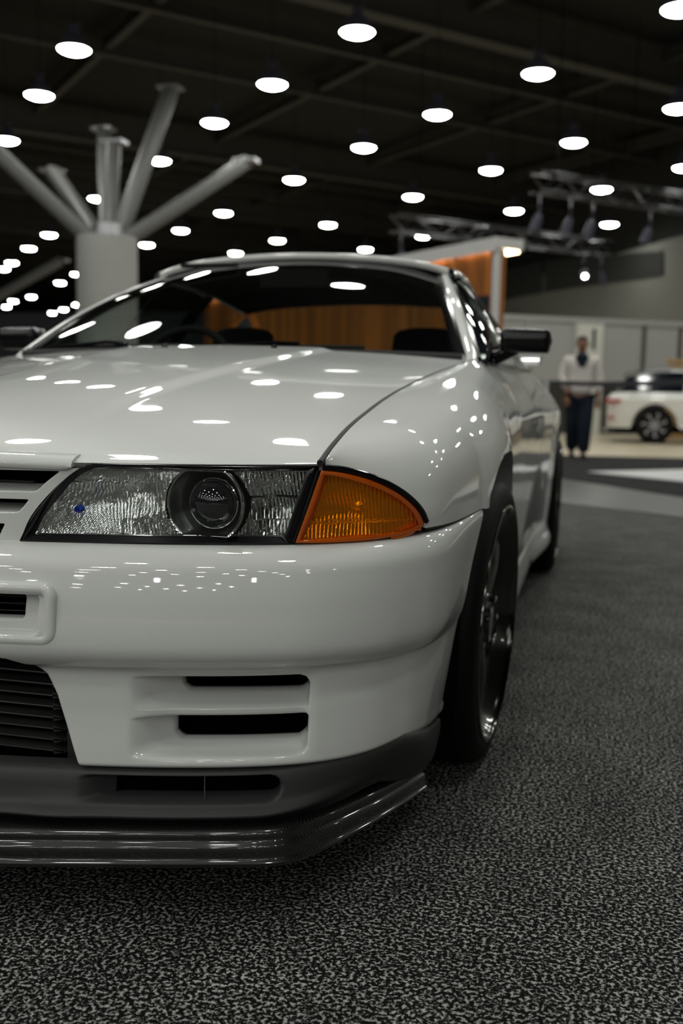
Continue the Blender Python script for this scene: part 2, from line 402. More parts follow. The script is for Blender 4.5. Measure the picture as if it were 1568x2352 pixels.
# ------------------------------------------------------------------ tree column
def strut(name, a, b, wd, par, mat='strut'):
    a, b = np.array(a, float), np.array(b, float); d = b-a; L = np.linalg.norm(d); d /= L
    s = np.cross(d, [0, 0, 1.0]); s /= np.linalg.norm(s); u = np.cross(s, d); hw = wd/2; n = 12
    prof = [(hw*math.copysign(abs(math.cos(h))**.5, math.cos(h)), hw*math.copysign(abs(math.sin(h))**.5, math.sin(h))) for h in np.linspace(0, 2*math.pi, n, endpoint=False)]
    V = [p+s*x+u*y for p in (a, b) for x, y in prof]
    return mesh(name, V, [tuple(range(n)), tuple(range(2*n-1, n-1, -1))]+[(i, (i+1) % n, (i+1) % n+n, i+n) for i in range(n)], mat, par, True, 50)
def tree_column(name, base, r, ztop, ends, wd, lab):
    c = empty(name, base); tag(c, lab, 'column')
    MB().lathe([(-.012, .001), (-.012, r), (ztop-.05, r), (ztop, r*.97), (ztop, .001)], 48, 'Z').build('shaft', 'concrete', c)
    MB().lathe([(ztop, r*.55), (ztop+.25, r*.5), (ztop+.25, .001)], 24, 'Z').build('cap_plate', 'steel', c)
    b = np.array(base)
    for e in ends:
        e = np.array(e)-b; d = e/np.linalg.norm(e*[1, 1, 0]); a = np.array([d[0]*r*.45, d[1]*r*.45, ztop-.1])
        s = strut('strut', a, e, wd, c)
        t = (e-a)/np.linalg.norm(e-a); q = e-t*.5
        MB().box(tuple(e+np.array([0, 0, .03])), (.5, .35, .06)).build('head_plate', 'steel', s, smooth=False)
    return c
cb = (-8.4, 17.0, 0)
ends = [at(392, 205, Y=19.0), at(565, 372, Y=19.5), at(-60, 300, Y=16.0), at(238, 300, Y=20.5), at(120, 395, Y=19.5), at(262, 330, Y=18.5)]
tree_column('tree_column', cb, .585, 3.82, ends, .30, 'pale round concrete column with branching steel struts on top')
cb2 = at(-90, 720, Y=30.0); cb2 = (cb2[0], cb2[1], 0)
tree_column('tree_column', cb2, .6, 3.6, [at(140, 600, Y=31.0), at(-300, 600, Y=31), at(-90, 560, Y=34)], .30, 'far column whose one steel strut slants up beside the small lamps')

# ------------------------------------------------------------------ lighting trusses with lamps
def truss(name, a, b, sec, lab):
    a, b = np.array(a), np.array(b); L = np.linalg.norm(b-a); d = (b-a)/L; s = np.cross(d, [0, 0, 1.0]); s /= np.linalg.norm(s); u = np.cross(s, d)
    r = empty(name, a); tag(r, lab, 'truss')
    C4 = [s*x*sec/2+u*y*sec/2 for x, y in ((-1, -1), (1, -1), (1, 1), (-1, 1))]
    for c in C4: MB().tube([c, c+d*L], .03, 8).build('chord', 'alu', r)
    n = int(L/sec*.8)
    for k in range(n):
        t0, t1 = d*L*k/n, d*L*(k+1)/n
        for f in range(4):
            p, q = C4[f], C4[(f+1) % 4]
            if k % 2: p, q = q, p
            MB().tube([p+t0, q+t1], .014, 6).build('brace', 'alu', r)
    for t in (.1, .5, .9):
        p = d*L*t+u*sec/2; MB().tube([p, p+np.array([0, 0, 10.1-(a[2]+p[2])])], .012, 5).build('hanging_cable', 'void', r)
    return r
t1a, t1b = at(905, 512, Z=5.4), at(1395, 572, Z=5.4)
truss('lighting_truss', t1a, t1b, .42, 'aluminium truss above the wooden booth, carrying a lit spotlight')
t2a, t2b = at(1232, 418, Z=5.9), at(1640, 478, Z=5.9)
truss('lighting_truss', t2a, t2b, .42, 'shorter aluminium truss with open braces, below a row of lamps')
def spotlight(p, aim, lit, lab):
    r = empty('spotlight', p); tag(r, lab, 'spotlight', 'spotlights clamped to the trusses' if not lit else None)
    ax = np.array(aim, float); ax /= np.linalg.norm(ax)
    MB().tube([(0, 0, 0), ax*.12, ax*.38], [.07, .11, .13], 14).build('can', 'shade', r)
    MB().tube([ax*.382, ax*.386], [.06, .06], 14).build('lens', 'spot' if lit else 'trim', r)
    MB().tube([(0, -.12, .02), (0, -.14, .2), (0, 0, .26), (0, .14, .2), (0, .12, .02)], .012, 6).build('yoke', 'shade', r)
    MB().tube([(0, 0, .25), (0, 0, .45)], .03, 8).build('clamp', 'alu', r)
tdir = t1b-t1a
for t, lit in ((.03, 0), (.88, 1), (.30, 0), (.97, 0)):
    p = t1a+tdir*t-np.array([0, 0, .72])
    spotlight(p, (.1, -.8, -.5) if lit else (.3, .3, -.9), lit, 'lit spotlight shining out from the truss over the booth' if lit else 'dark unlit spotlight hanging from a truss')
for t in (.02, .18, .3, .62):
    spotlight(t2a+(t2b-t2a)*t-np.array([0, 0, .72]), (-.3, .2, -.9), 0, 'dark unlit spotlight hanging from a truss')

# ------------------------------------------------------------------ wooden booth with lit canopy
def wood(name, c1, c2):
    m, t, b = new_mat(name)
    tc = t.nodes.new('ShaderNodeTexCoord'); mp = t.nodes.new('ShaderNodeMapping'); mp.inputs['Scale'].default_value = (14, 14, .9)
    nz = t.nodes.new('ShaderNodeTexNoise'); nz.inputs['Scale'].default_value = 2.2; nz.inputs['Detail'].default_value = 5
    oi = t.nodes.new('ShaderNodeObjectInfo'); ad = t.nodes.new('ShaderNodeVectorMath'); ad.operation = 'ADD'
    t.links.new(tc.outputs['Object'], mp.inputs[0]); t.links.new(mp.outputs[0], ad.inputs[0]); t.links.new(oi.outputs['Random'], ad.inputs[1])
    t.links.new(ad.outputs[0], nz.inputs['Vector'])
    mx = t.nodes.new('ShaderNodeMix'); mx.data_type = 'RGBA'; mx.inputs[6].default_value = (*c1, 1); mx.inputs[7].default_value = (*c2, 1)
    t.links.new(nz.outputs['Fac'], mx.inputs[0])
    hs = t.nodes.new('ShaderNodeHueSaturation'); mr = t.nodes.new('ShaderNodeMapRange'); mr.inputs[3].default_value = .55; mr.inputs[4].default_value = 1.25
    t.links.new(oi.outputs['Random'], mr.inputs[0]); t.links.new(mr.outputs[0], hs.inputs['Value']); t.links.new(mx.outputs[2], hs.inputs['Color'])
    t.links.new(hs.outputs[0], b.inputs['Base Color']); b.inputs['Roughness'].default_value = .45
    return m
M['wood'] = wood('orange_stained_wood', (.50, .165, .022), (.22, .07, .010))
M['boothwhite'] = P('white_booth_trim', (.62, .61, .60), .4)
M['navy'] = P('navy_display_panel', (.010, .016, .028), .35)
bz = 3.2
c0 = at(1145, 545, Z=bz); LB = 11.0; TH = .46
booth = empty('wooden_booth', (c0[0], c0[1], 0)); tag(booth, 'wooden slatted booth wall with white canopy and warm light', 'booth')
def bb(name, s0, s1, t0, t1, z0, z1, mat, par=booth):      # s along E2 (to the back), t along E1 (to the right)
    V = [E2*s+E1*t+np.array([0, 0, z]) for z in (z0, z1) for s, t in ((s0, t0), (s1, t0), (s1, t1), (s0, t1))]
    return mesh(name, V, [(0, 1, 2, 3), (4, 7, 6, 5), (0, 4, 5, 1), (1, 5, 6, 2), (2, 6, 7, 3), (3, 7, 4, 0)], mat, par, False)
bb('backing_wall', .12, LB, .06, .13, -.012, bz-.17, 'trim')
bb('canopy', -.03, LB, -.06, TH, bz-.16, bz, 'boothwhite')
bb('corner_post', .0, .10, -.02, .06, -.012, bz-.16, 'boothwhite')
ns = int((LB-.12)/.145)
s_first = None
for k in range(ns):
    s0 = .14+k*.145
    if s_first is None: s_first = bb('slat', -.064, .064, -.02, .055, -.012, bz-.17, 'wood'); s_first.location = E2*(s0+.064); continue
    share(s_first, booth, loc=E2*(s0+.064)+E1*random.uniform(-.008, .008))
share(s_first, booth, loc=E2*.064+E1*.09)
bb('fascia_lip', -.03, LB, -.078, -.06, bz-.205, bz, 'boothwhite')
bb('canopy_light', .02, 1.5, .14, TH-.04, bz-.19, bz-.165, 'warm')
for k in range(12): bb('strip_light', .18+k*.9, .95+k*.9, -.052, -.028, bz-.175, bz-.161, 'warm')
bb('display_panel', .14, 1.05, -.07, -.025, .9, 2.36, 'navy')

# ------------------------------------------------------------------ belt barrier
M['belt'] = P('dark_woven_belt', (.028, .028, .032), .6)
ba, bb_ = at(1222, 877, Y=11.6), at(1640, 874, Y=8.6)
def stanchion(p, lab):
    r = empty('belt_post', (p[0], p[1], 0)); tag(r, lab, 'barrier post')
    MB().lathe([(.011, .001), (.011, .17), (.02, .175), (.035, .16), (.045, .05), (.05, .032), (p[2]+.02, .032), (p[2]+.03, .001)], 28, 'Z').build('post_and_base', 'belt', r)
    MB().lathe([(p[2]-.06, .033), (p[2]-.06, .045), (p[2]+.05, .045), (p[2]+.06, .035), (p[2]+.06, .001)], 24, 'Z').build('belt_cassette', 'belt', r)
stanchion(ba, 'black belt barrier post half hidden behind the white coupe'); stanchion(bb_, 'black belt barrier post holding the right end of the belt')
V = []
for t in np.linspace(0, 1, 24):
    p = ba+(bb_-ba)*(.017+.966*t)-np.array([0, 0, .03*math.sin(math.pi*t)])
    for o, z in ((-.002, -.028), (.002, -.028), (.002, .028), (-.002, .028)): V.append(p+np.array([.5*o, o, z]))
tag(mesh('barrier_belt', V, [(4*i+j, 4*i+(j+1) % 4, 4*i+4+(j+1) % 4, 4*i+4+j) for i in range(23) for j in range(4)], 'belt', None, False),
    'dark webbing belt stretched in front of the walking man', 'barrier belt')
# ================================================================== the white coupe
car = empty('sports_coupe', (0, 0, 0)); tag(car, 'white two-door sports coupe with amber corner lamps on speckled carpet', 'car')
# plan outline of the nose at lamp height (half), nose centre -> wheel arch
PLAN = [(0, -.012), (.10, -.007), (.19, .006), (.30, .027), (.40, .050), (.50, .081), (.586, .117), (.65, .155), (.70, .195), (.738, .240), (.766, .283),
        (.788, .345), (.804, .43), (.815, .52), (.823, .61), (.828, .70)]
_pl = spline(PLAN, 900)
plan_y = lambda x: np.interp(np.abs(x), _pl[:, 0], _pl[:, 1])
plan_x = lambda y: np.interp(y, _pl[:, 1], _pl[:, 0])
_tn = np.gradient(_pl, axis=0); _tn /= np.linalg.norm(_tn, axis=1)[:, None]
_ps = np.concatenate([[0], np.cumsum(np.linalg.norm(np.diff(_pl, axis=0), axis=1))])
def plan_at(s):
    """point and outward normal on the plan outline at arc length s"""
    x, y = np.interp(s, _ps, _pl[:, 0]), np.interp(s, _ps, _pl[:, 1]); tx, ty = np.interp(s, _ps, _tn[:, 0]), np.interp(s, _ps, _tn[:, 1])
    return x, y, ty, -tx
def s_of_y(y): return np.interp(y, _pl[:, 1], _ps)
WF, WR = .90, 3.515          # wheel centres along the car
WZ, WT = .3225, .318          # wheel centre height, tyre radius
def arch_y_front(z): return WF-.372*(1-np.clip((z-.30)/.405, 0, 1)**2.4)**(1/2.4)

def wrap_panel(rows, relief=None, NU=340, NV=150, send=None, cut=None, inner=None):
    """nose-wrapping panel. rows(s_fraction) -> control (z, off) list; mirrored about X=0.  relief(x, z) pushes the surface in."""
    half = []
    for i in range(NU+1):
        t = i/NU
        ctl = np.array(rows(t))
        c = spline(ctl, NV)
        z = c[:, 0]; off = c[:, 1]
        s = t*send(z)
        x, y, nx, ny = plan_at(s)
        half.append(np.stack([x-nx*off, y-ny*off, z, nx+0*z, ny+0*z], 1))
    G = np.array(half)
    X0, Z0 = G[..., 0].copy(), G[..., 2].copy()
    dep = np.zeros(G.shape[:2])
    if relief is not None:
        dep = relief(G[..., 0], G[..., 2])
        G[..., 0] -= G[..., 3]*dep*.35; G[..., 1] += np.abs(G[..., 4])*dep
    Pn = G[..., :3]
    Mn = Pn.copy(); Mn[..., 0] *= -1
    full = np.concatenate([Mn[:0:-1], Pn], 0); mir = lambda q: np.concatenate([q[:0:-1], q], 0)
    keep = mir(cut(X0, Z0) if cut else np.ones_like(X0, bool)); k4 = keep[:-1, :-1] | keep[1:, :-1] | keep[:-1, 1:] | keep[1:, 1:]
    return full, k4, mir(inner(X0, Z0)) if inner else None
def set_inner(o, val):
    a = o.data.attributes.new('inner', 'FLOAT', 'POINT'); a.data.foreach_set('value', val.reshape(-1).astype(np.float32))

# ---------------------------------------------------------------- bumper
def lerp_rows(a, b, w): return [(p[0]+(q[0]-p[0])*w, p[1]+(q[1]-p[1])*w) for p, q in zip(a, b)]
BC = [(.592, .020), (.591, 0), (.582, -.017), (.565, -.032), (.542, -.039), (.505, -.0455), (.455, -.050), (.428, -.046), (.408, -.029), (.391, -.006), (.33, -.010), (.262, -.016), (.244, -.013), (.239, .012)]
BR = [(.604, .015), (.603, 0), (.592, -.004), (.570, -.003), (.54, .000), (.505, .004), (.455, .009), (.428, .013), (.408, .018), (.390, .022), (.32, .031), (.25, .042), (.215, .048), (.209, .065)]
def top_z(t): return 0
def bumper_rows(t):
    r = lerp_rows(BC, BR, float(sst(.52, 1.0, t))); b = .019*math.exp(-((t-.77)/.12)**2)
    return r[:-3]+[(z+b*k, o) for (z, o), k in zip(r[-3:], (.7, 1, 1))]
def xo(z):     # half width of the lower mouth at height z
    return np.interp(z, [.20, .239, .305, .353, .386, .404, .416, .4225, .4245], [.293, .281, .260, .2435, .2265, .2075, .181, .13, 0])
def rbox(a, z, x0, x1, z0, z1, r):
    """signed distance inside (>0) a rounded box in the panel plane"""
    cx, cz, hx, hz = (x0+x1)/2, (z0+z1)/2, (x1-x0)/2-r, (z1-z0)/2-r
    qx, qz = np.abs(a-cx)-hx, np.abs(z-cz)-hz
    return r-(np.hypot(np.clip(qx, 0, None), np.clip(qz, 0, None))+np.minimum(np.maximum(qx, qz), 0))
def duct_open(a, z):
    up = np.minimum(rbox(a, z, .416, .6125, .3500, .3995, .016), .3845-z)      # opening under the upper lip, its lower left corner rounded
    lo = np.minimum(rbox(a, z, .408, .6125, .2735, .345, .018), .3185-z)
    return np.maximum(up, lo)
def bumper_relief(x, z):
    a = np.abs(x)
    lw = sst(.352, .425, a)                                                     # soft scoop on the inner side
    box = rbox(a, z, .20, .6165, .2575, .3865, .019)                            # hard wall on the outer side
    edge_ = sst(0, .006, box)
    p1 = np.interp(z, [.333, .3355, .3435, .350, .353], [.005, .012, .034, .052, .055])
    p2 = np.interp(z, [.254, .260, .268, .275, .279, .3175, .321, .325, .333], [0, .010, .034, .050, .055, .055, .012, .006, .005])
    shelf = np.where(z > .333, p1, p2)
    op = sst(0, .004, duct_open(a, z))
    d = edge_*lw*(shelf+.05*op)
    d = d+.007*sst(.34, .43, a)*(1-sst(.600, .630, a))*sst(.250, .272, z)*(1-sst(.375, .398, z))
    dist = xo(z)-a
    d = d+.06*sst(-.003, .020, dist)
    s1 = rbox(a, z, -.238, .238, .456, .522, .012); s2 = rbox(a, z, -.208, .208, .476, .5175, .010)
    d = d+.022*sst(-.0005, .004, s1)+.05*sst(-.001, .006, s2)
    return d
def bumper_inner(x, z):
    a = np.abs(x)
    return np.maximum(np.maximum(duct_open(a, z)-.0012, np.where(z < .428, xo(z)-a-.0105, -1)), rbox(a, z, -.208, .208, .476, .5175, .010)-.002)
full, mask, inn = wrap_panel(bumper_rows, bumper_relief, 420, 240, send=lambda z: s_of_y(arch_y_front(z)), cut=lambda x, z: xo(z)-np.abs(x) < .024, inner=bumper_inner)
bumper = MB().grid(full, mask=mask).build('front_bumper', 'paintduct', car, angle=179); set_inner(bumper, inn)
tag(bumper, 'white front bumper with side ducts and wide mouth')

# frame around the slim intake
def plan_pt(x, z, off): 
    y = plan_y(x); e = 1e-3; tx, ty = e, (plan_y(abs(x)+e)-plan_y(abs(x))); n = math.hypot(tx, ty); sx = 1 if x >= 0 else -1
    return np.array([x-sx*(ty/n)*off, y+(tx/n)*off, z])
def rr_path(ax, z0, z1, r, n=7):
    pts = []
    for cx, cz, a0 in ((ax-r, z1-r, 90), (ax-r, z0+r, 0)):
        for k in range(n): a = math.radians(a0-90*k/(n-1)); pts.append((cx+r*math.cos(a), cz+r*math.sin(a)))
    top = [(x, z1) for x in np.linspace(-(ax-r), ax-r, 40)][1:-1]; bot = [(x, z0) for x in np.linspace(ax-r, -(ax-r), 40)][1:-1]
    left = [(-x, z) for x, z in pts[::-1]]
    return top+pts+bot+left
def off_bump(z): return np.interp(z, [.42, .428, .455, .505, .54, .565], [-.030, -.037, -.044, -.046, -.042, -.032])
fp = rr_path(.2475, .4495, .5275, .014)
G = []
for i, (x, z) in enumerate(fp):
    x2, z2 = fp[(i+1) % len(fp)]; x1, z1 = fp[i-1]; tx, tz = x2-x1, z2-z1; L = math.hypot(tx, tz); ox, oz = -tz/L, tx/L
    if ox*x+oz*(z-.4885) < 0: ox, oz = -ox, -oz
    row = []
    for a, b in ((.0092, .012), (.0098, .001), (.0088, -.005), (.005, -.0085), (.000, -.0092), (-.005, -.0085), (-.0088, -.004), (-.0098, .004), (-.0098, .020)):
        row.append(plan_pt(x+ox*a, z+oz*a, off_bump(z)+b))
    G.append(row)
MB().grid(G, closed_u=True).build('intake_frame', 'paint', bumper, angle=179)
for k in range(4):
    z = .480+k*.0115
    MB().tube([plan_pt(x, z, .012) for x in np.linspace(-.23, .23, 21)], .0016, 6).build('intake_bar', 'core', bumper)
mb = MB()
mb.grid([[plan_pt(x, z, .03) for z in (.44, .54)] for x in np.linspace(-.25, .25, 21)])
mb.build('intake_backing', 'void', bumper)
# intercooler in the mouth
core = MB().box((0, .125, .33), (.60, .05, .22)).build('intercooler', 'void', car, smooth=False); tag(core, 'dark finned intercooler inside the bumper mouth')
for k in range(11):
    z = .238+k*.0185
    MB().box((-.012, .085, z), (.462, .03, .0022)).build('fin', 'fin', core, smooth=False)
    MB().prism([(.200, -.006), (.222, 0), (.200, .006)], .03, (0, .070, z), 'XZ').build('fin_end', 'core', core, smooth=False)
MB().prism([(.222, .215), (.222, .42), (.238, .41), (.275, .235), (.27, .215)], .04, (0, .075, 0), 'XZ').build('end_tank', 'core', core, smooth=False)
MB().prism([(-.246, .215), (-.246, .42), (-.262, .41), (-.29, .235), (-.285, .215)], .04, (0, .075, 0), 'XZ').build('end_tank', 'core', core, smooth=False)

# ---------------------------------------------------------------- grey lip spoiler
LC = [(.243, .012), (.240, -.004), (.234, -.014), (.222, -.019), (.205, -.022), (.190, -.026), (.181, -.036), (.1750, -.041), (.169, -.034), (.160, -.014), (.150, -.002), (.142, .006), (.130, .03)]
LR = [(.209, .065), (.206, .050), (.200, .046), (.185, .046), (.170, .048), (.155, .051), (.145, .053), (.138, .055), (.130, .057), (.122, .060), (.115, .064), (.108, .07), (.10, .085)]
LM = [(.262, .030), (.258, .016), (.252, .008), (.243, .006), (.232, .010), (.220, .018), (.208, .027), (.198, .035), (.188, .043), (.178, .051), (.166, .059), (.156, .066), (.150, .085)]
def lip_rows(t): return lerp_rows(LC, LM, float(sst(.50, .76, t))) if t < .76 else lerp_rows(LM, LR, float(sst(.70, 1.0, t)-sst(.70, 1.0, .76))/(1-float(sst(.70, 1.0, .76))))
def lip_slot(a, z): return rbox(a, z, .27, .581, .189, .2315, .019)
def lip_relief(x, z):
    a = np.abs(x); bulge = -.006*np.exp(-((a-.255)/.05)**2)*np.exp(-((z-.176)/.018)**2)
    return .05*sst(0, .008, lip_slot(a, z))*sst(.275, .345, a)+bulge
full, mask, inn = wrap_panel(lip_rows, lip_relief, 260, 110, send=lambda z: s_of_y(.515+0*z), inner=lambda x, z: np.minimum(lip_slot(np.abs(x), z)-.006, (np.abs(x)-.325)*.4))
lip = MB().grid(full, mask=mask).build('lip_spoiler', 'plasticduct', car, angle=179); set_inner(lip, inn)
for s in (1, -1):
    MB().tube([plan_pt(s*.464, .186, -.010), plan_pt(s*.464, .233, -.008)], .0011, 6).build('slot_divider', 'fin', lip)
# seam shadow strip between bumper and lip
mb = MB(); st = []
for x, y, nx, ny in zip(*plan_at(np.linspace(0, s_of_y(.515), 120))): st.append((x, y, nx, ny))
for sgn in (1, -1):
    g = []
    for i, (x, y, nx, ny) in enumerate(st):
        w_ = float(sst(.52, 1, i/119)); z = .2405+(.2085-.2405)*w_+.019*math.exp(-((i/119-.77)/.12)**2); o = .010+(.062-.010)*w_
        g.append([(sgn*(x-nx*o), y-ny*o, z+.006), (sgn*(x-nx*(o-.012)), y-ny*(o-.012), z), (sgn*(x-nx*o), y-ny*o, z-.006)])
    mb.grid(g)
mb.build('lip_seam_shadow', 'rubber', lip)

# ---------------------------------------------------------------- carbon splitter
SP = [(0, -.078), (.10, -.068), (.20, -.046), (.30, -.019), (.40, .009), (.50, .038), (.565, .060), (.600, .083), (.622, .118), (.645, .165), (.668, .222), (.690, .280), (.712, .345), (.733, .41), (.748, .455)]
sp = spline(SP, 170); tn = np.gradient(sp, axis=0); tn /= np.linalg.norm(tn, axis=1)[:, None]
prof = [(.150, .09), (.1545, .040), (.1555, .020), (.153, .008), (.147, .001), (.141, .001), (.1365, .0035), (.1345, .001), (.130, -.004), (.120, -.0055), (.110, -.004), (.107, -.006), (.103, -.0105), (.099, -.009), (.095, -.003), (.091, .008), (.090, .03), (.090, .12)]
pr = spline(prof, 46)
half = []
for i, (p, t) in enumerate(zip(sp, tn)):
    f = i/(len(sp)-1); nx, ny = t[1], -t[0]; dz = -.010*sst(.55, 1, f); k = 1-.15*sst(.6, 1, f)
    half.append([(p[0]-nx*o, p[1]-ny*o, .095+(z-.095)*k+dz) for z, o in pr])
half = np.array(half); Mn = half.copy(); Mn[..., 0] *= -1
spl = MB().grid(np.concatenate([Mn[:0:-1], half], 0)).build('front_splitter', 'carbon', car, angle=60)
mb = MB()
for sgn in (1, -1):
    e = half[-1].copy(); e[:, 0] *= sgn; mb.add(e, [tuple(range(len(e)))])
mb.build('splitter_end_cap', 'carbon', spl, smooth=False)
# dark undertray
u_ = [(x*.985, y+.05) for x, y in sp]; ut = [(-x, y) for x, y in u_[::-1]]+u_[1:]+[(.70, .53), (-.70, .53)]
MB().prism(ut, .02, (0, 0, .11), 'XY').build('undertray', 'void', car, smooth=False)

# ---------------------------------------------------------------- grille between the lamps
lamp_in_x = smooth_fn([.585, .590, .627, .668, .695, .709, .716], [.181, .185, .203, .236, .266, .287, .300])
def grille_field():
    NZ, NX = 150, 220; zs = np.linspace(.583, .705, NZ); G = np.zeros((NX, NZ, 3)); D = np.zeros((NX, NZ))
    for j, z in enumerate(zs):
        L = float(lamp_in_x(z))-.003; xs = np.linspace(-L, L, NX); a = np.abs(xs)
        d = np.zeros(NX)
        for z0, z1, zf in ((.6735, .700, .006), (.641, .6555, .006), (.592, .6175, .008)):     # open slots, with a sloped floor below each
            xe = L-.022-(.012 if z0 < .6 else 0)
            dd = np.minimum(xe-a, np.minimum((z-z0)*1.0, (z1-z)*1.6))
            d = np.maximum(d, .06*sst(0, .010, np.minimum(xe-a, 1))*sst(-.007, .004, z-z0)*sst(0, .0025, z1-z))
        d += .012*(1-sst(0, .05, L-a))*0
        G[:, j] = np.stack([xs, plan_y(xs)+.004+d, np.full(NX, z)], 1); D[:, j] = d
    m_ = np.minimum(np.minimum(D[:-1, :-1], D[1:, :-1]), np.minimum(D[:-1, 1:], D[1:, 1:])) < .054
    return G, m_
G, mk = grille_field()
grille = MB().grid(G, mask=mk).build('grille', 'paint', car, angle=179); tag(grille, 'white slatted grille between the headlamps')
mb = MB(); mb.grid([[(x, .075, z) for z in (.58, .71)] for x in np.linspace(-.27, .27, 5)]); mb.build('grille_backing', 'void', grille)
for k, z in enumerate((.611, .649, .690)):
    MB().box((0, .062, z-.012), (.36, .012, .003)).build('inner_bar', 'plastic', grille, smooth=False)

# ---------------------------------------------------------------- headlamps
def lamp_pt(x, z, d=0.0): return np.array([x, float(plan_y(x))+d, z])
HL = [(.185, .590), (.203, .627), (.236, .668), (.262, .694), (.285, .709), (.300, .7135)]           # inner (slanted) edge, upwards
HR = [(.588, .592), (.5955, .618), (.603, .645), (.610, .672), (.6165, .697), (.6205, .7135)]
LLc = [(.201, .602), (.2235, .641), (.252, .679), (.272, .696), (.290, .7035), (.305, .7065)]
LRc = [(.572, .604), (.580, .622), (.588, .650), (.5955, .675), (.602, .698), (.606, .7065)]
def edge(pts, n): return spline(pts, n)
def sided(x, s): return s*x
def build_headlamp(s):
    """s = 1: lamp on the car's left; mirrored for s = -1"""
    def mp(p): return np.array([s*p[0], p[1], p[2]])
    n = 40
    hl, hr, ll, lr = edge(HL, n), edge(HR, n), edge(LLc, n), edge(LRc, n)
    # black housing: a frame from the outer outline to the lens opening, then walls going inwards
    def ring(L, R, d, inset=0):
        bot = [(x, L[0][1]+(R[0][1]-L[0][1])*k) for k, x in zip(np.linspace(0, 1, 60), np.linspace(L[0][0], R[0][0], 60))]
        top = [(x, R[-1][1]+(L[-1][1]-R[-1][1])*k) for k, x in zip(np.linspace(0, 1, 60), np.linspace(R[-1][0], L[-1][0], 60))]
        path = list(bot)[:-1]+[tuple(p) for p in R][:-1]+list(top)[:-1]+[tuple(p) for p in L[::-1]][:-1]
        return [mp(lamp_pt(x, z, d)) for x, z in path]
    R0, R1, R2, R3, R4 = ring(hl, hr, .02), ring(hl, hr, .001), ring(hl*.7+ll*.3, hr*.7+lr*.3, -.001), ring(ll, lr, .005), ring(ll, lr, .085)
    G = np.array([R0, R1, R2, R3, R4]).transpose(1, 0, 2)
    hs = MB().grid(G, closed_u=True).build('headlamp', 'trim', car, angle=50)
    tag(hs, 'black framed headlamp with clear fluted lens and projector')
    # reflector: chrome shell with fine vertical flutes, a bowl at each end and a clean zone for the projector
    NU, NV = 760, 44; cx, cz = .4605, .6525
    L2, R2_ = edge(LLc, NV), edge(LRc, NV); G = np.zeros((NU, NV, 3)); keep = np.ones((NU-1, NV-1), bool)
    for i in range(NU):
        t = i/(NU-1); x = L2[:, 0]*(1-t)+R2_[:, 0]*t; z = L2[:, 1]*(1-t)+R2_[:, 1]*t
        rim = np.minimum(t, 1-t)
        d = .012+.030*np.exp(-((x-.295)/.055)**2-((z-.648)/.05)**2)+.018*np.exp(-((x-.56)/.03)**2-((z-.645)/.035)**2)+.012*np.exp(-((x-.36)/.02)**2-((z-.672)/.02)**2)
        ph = x*1.0+.10*(z-.60)+.012*np.sin((z-.6)*38)*np.exp(-((x-.27)/.05)**2)
        d = d+.0022*np.abs(np.sin(math.pi*ph/.0052))+.0007*np.sin(z*160+np.floor(ph/.0052)*2.4)*(.5+.5*np.sin(x*37))+.0014*np.sin(z*115+3*x)
        d = d+.010*(np.abs(z-.664) < .0015)*(x > .52)+.006*((z < .628) & (x > .33))+.004*((z > .684) & (x < .40))
        G[i] = np.stack([x, np.array([plan_y(q) for q in x])+d, z], 1)
        if i < NU-1:
            rr_ = np.hypot(x-cx, (z-cz)*1.0); keep[i] = (rr_[:-1] > .0615)
    G[..., 0] *= s
    MB().grid(G, mask=keep).build('reflector', 'silver', hs, angle=25)
    # projector: ring, bowl, dark ball
    cy = float(plan_y(cx)); rb = .0605
    MB().lathe([(.001, rb+.003), (-.003, rb+.0015), (-.002, rb-.002), (.010, rb-.004), (.028, rb-.014), (.045, rb-.026), (.052, .028), (.054, .001)], 72, 'Y', (s*cx, cy+.008, cz)).build('projector_bowl', 'satin', hs, angle=60); bowl = [c for c in hs.children if c.name.startswith('projector_bowl')][0]
    for v in bowl.data.vertices: v.co.z = min(max(v.co.z, .6055), .7045)
    b = MB(); nn = 28
    prof = [(-.024*math.cos(h), .0365*math.sin(h)) for h in np.linspace(0.02, math.pi/2, 14)]+[(.03, .0365)]
    MB().lathe([(a, r) for a, r in prof], 48, 'Y', (s*(cx+.004), cy+.030, cz)).build('projector_lens', 'darkball', hs, angle=60)
    MB().tube([(s*(cx+.004)+.0385*math.cos(h), cy+.034, cz+.0385*math.sin(h)) for h in np.linspace(0, 2*math.pi, 48, endpoint=False)], .0022, 8, closed=True).build('projector_ring', 'chrome', hs)
    MB().tube([(s*cx+(rb+.001)*math.cos(h), cy+.006, min(max(cz+(rb+.001)*math.sin(h), .6055), .7045)) for h in np.linspace(0, 2*math.pi, 96, endpoint=False)], .0012, 6, closed=True).build('bowl_ring', 'chrome', hs)
    # bulb tip, its blue standing in for scattered blue reflections
    MB().lathe([(-.004, .001), (-.004, .004), (.004, .0065), (.02, .007)], 24, 'Y', (s*.262, float(plan_y(.262))+.028, .640)).build('blue_glint_tip', 'blueglint', hs)
    # a thin chrome line along the lens top and bottom
    for row, k in ((.001, 0), (-.001, -1)):
        MB().tube([mp(lamp_pt(x, z+row, .007)) for x, z in zip(np.linspace(ll[k][0]+.01, lr[k][0]-.004, 60), np.linspace(ll[k][1], lr[k][1], 60))], .0011, 6).build('bright_edge', 'chrome', hs)
    # clear lens
    G = []
    for t in np.linspace(0, 1, 60):
        G.append([mp(lamp_pt(*(ll[j]*(1-t)+lr[j]*t), .003)) for j in range(n)])
    MB().grid(G).build('lens', 'lens', hs, angle=179)
    # back shell keeps the lamp dark behind the reflector
    G = []
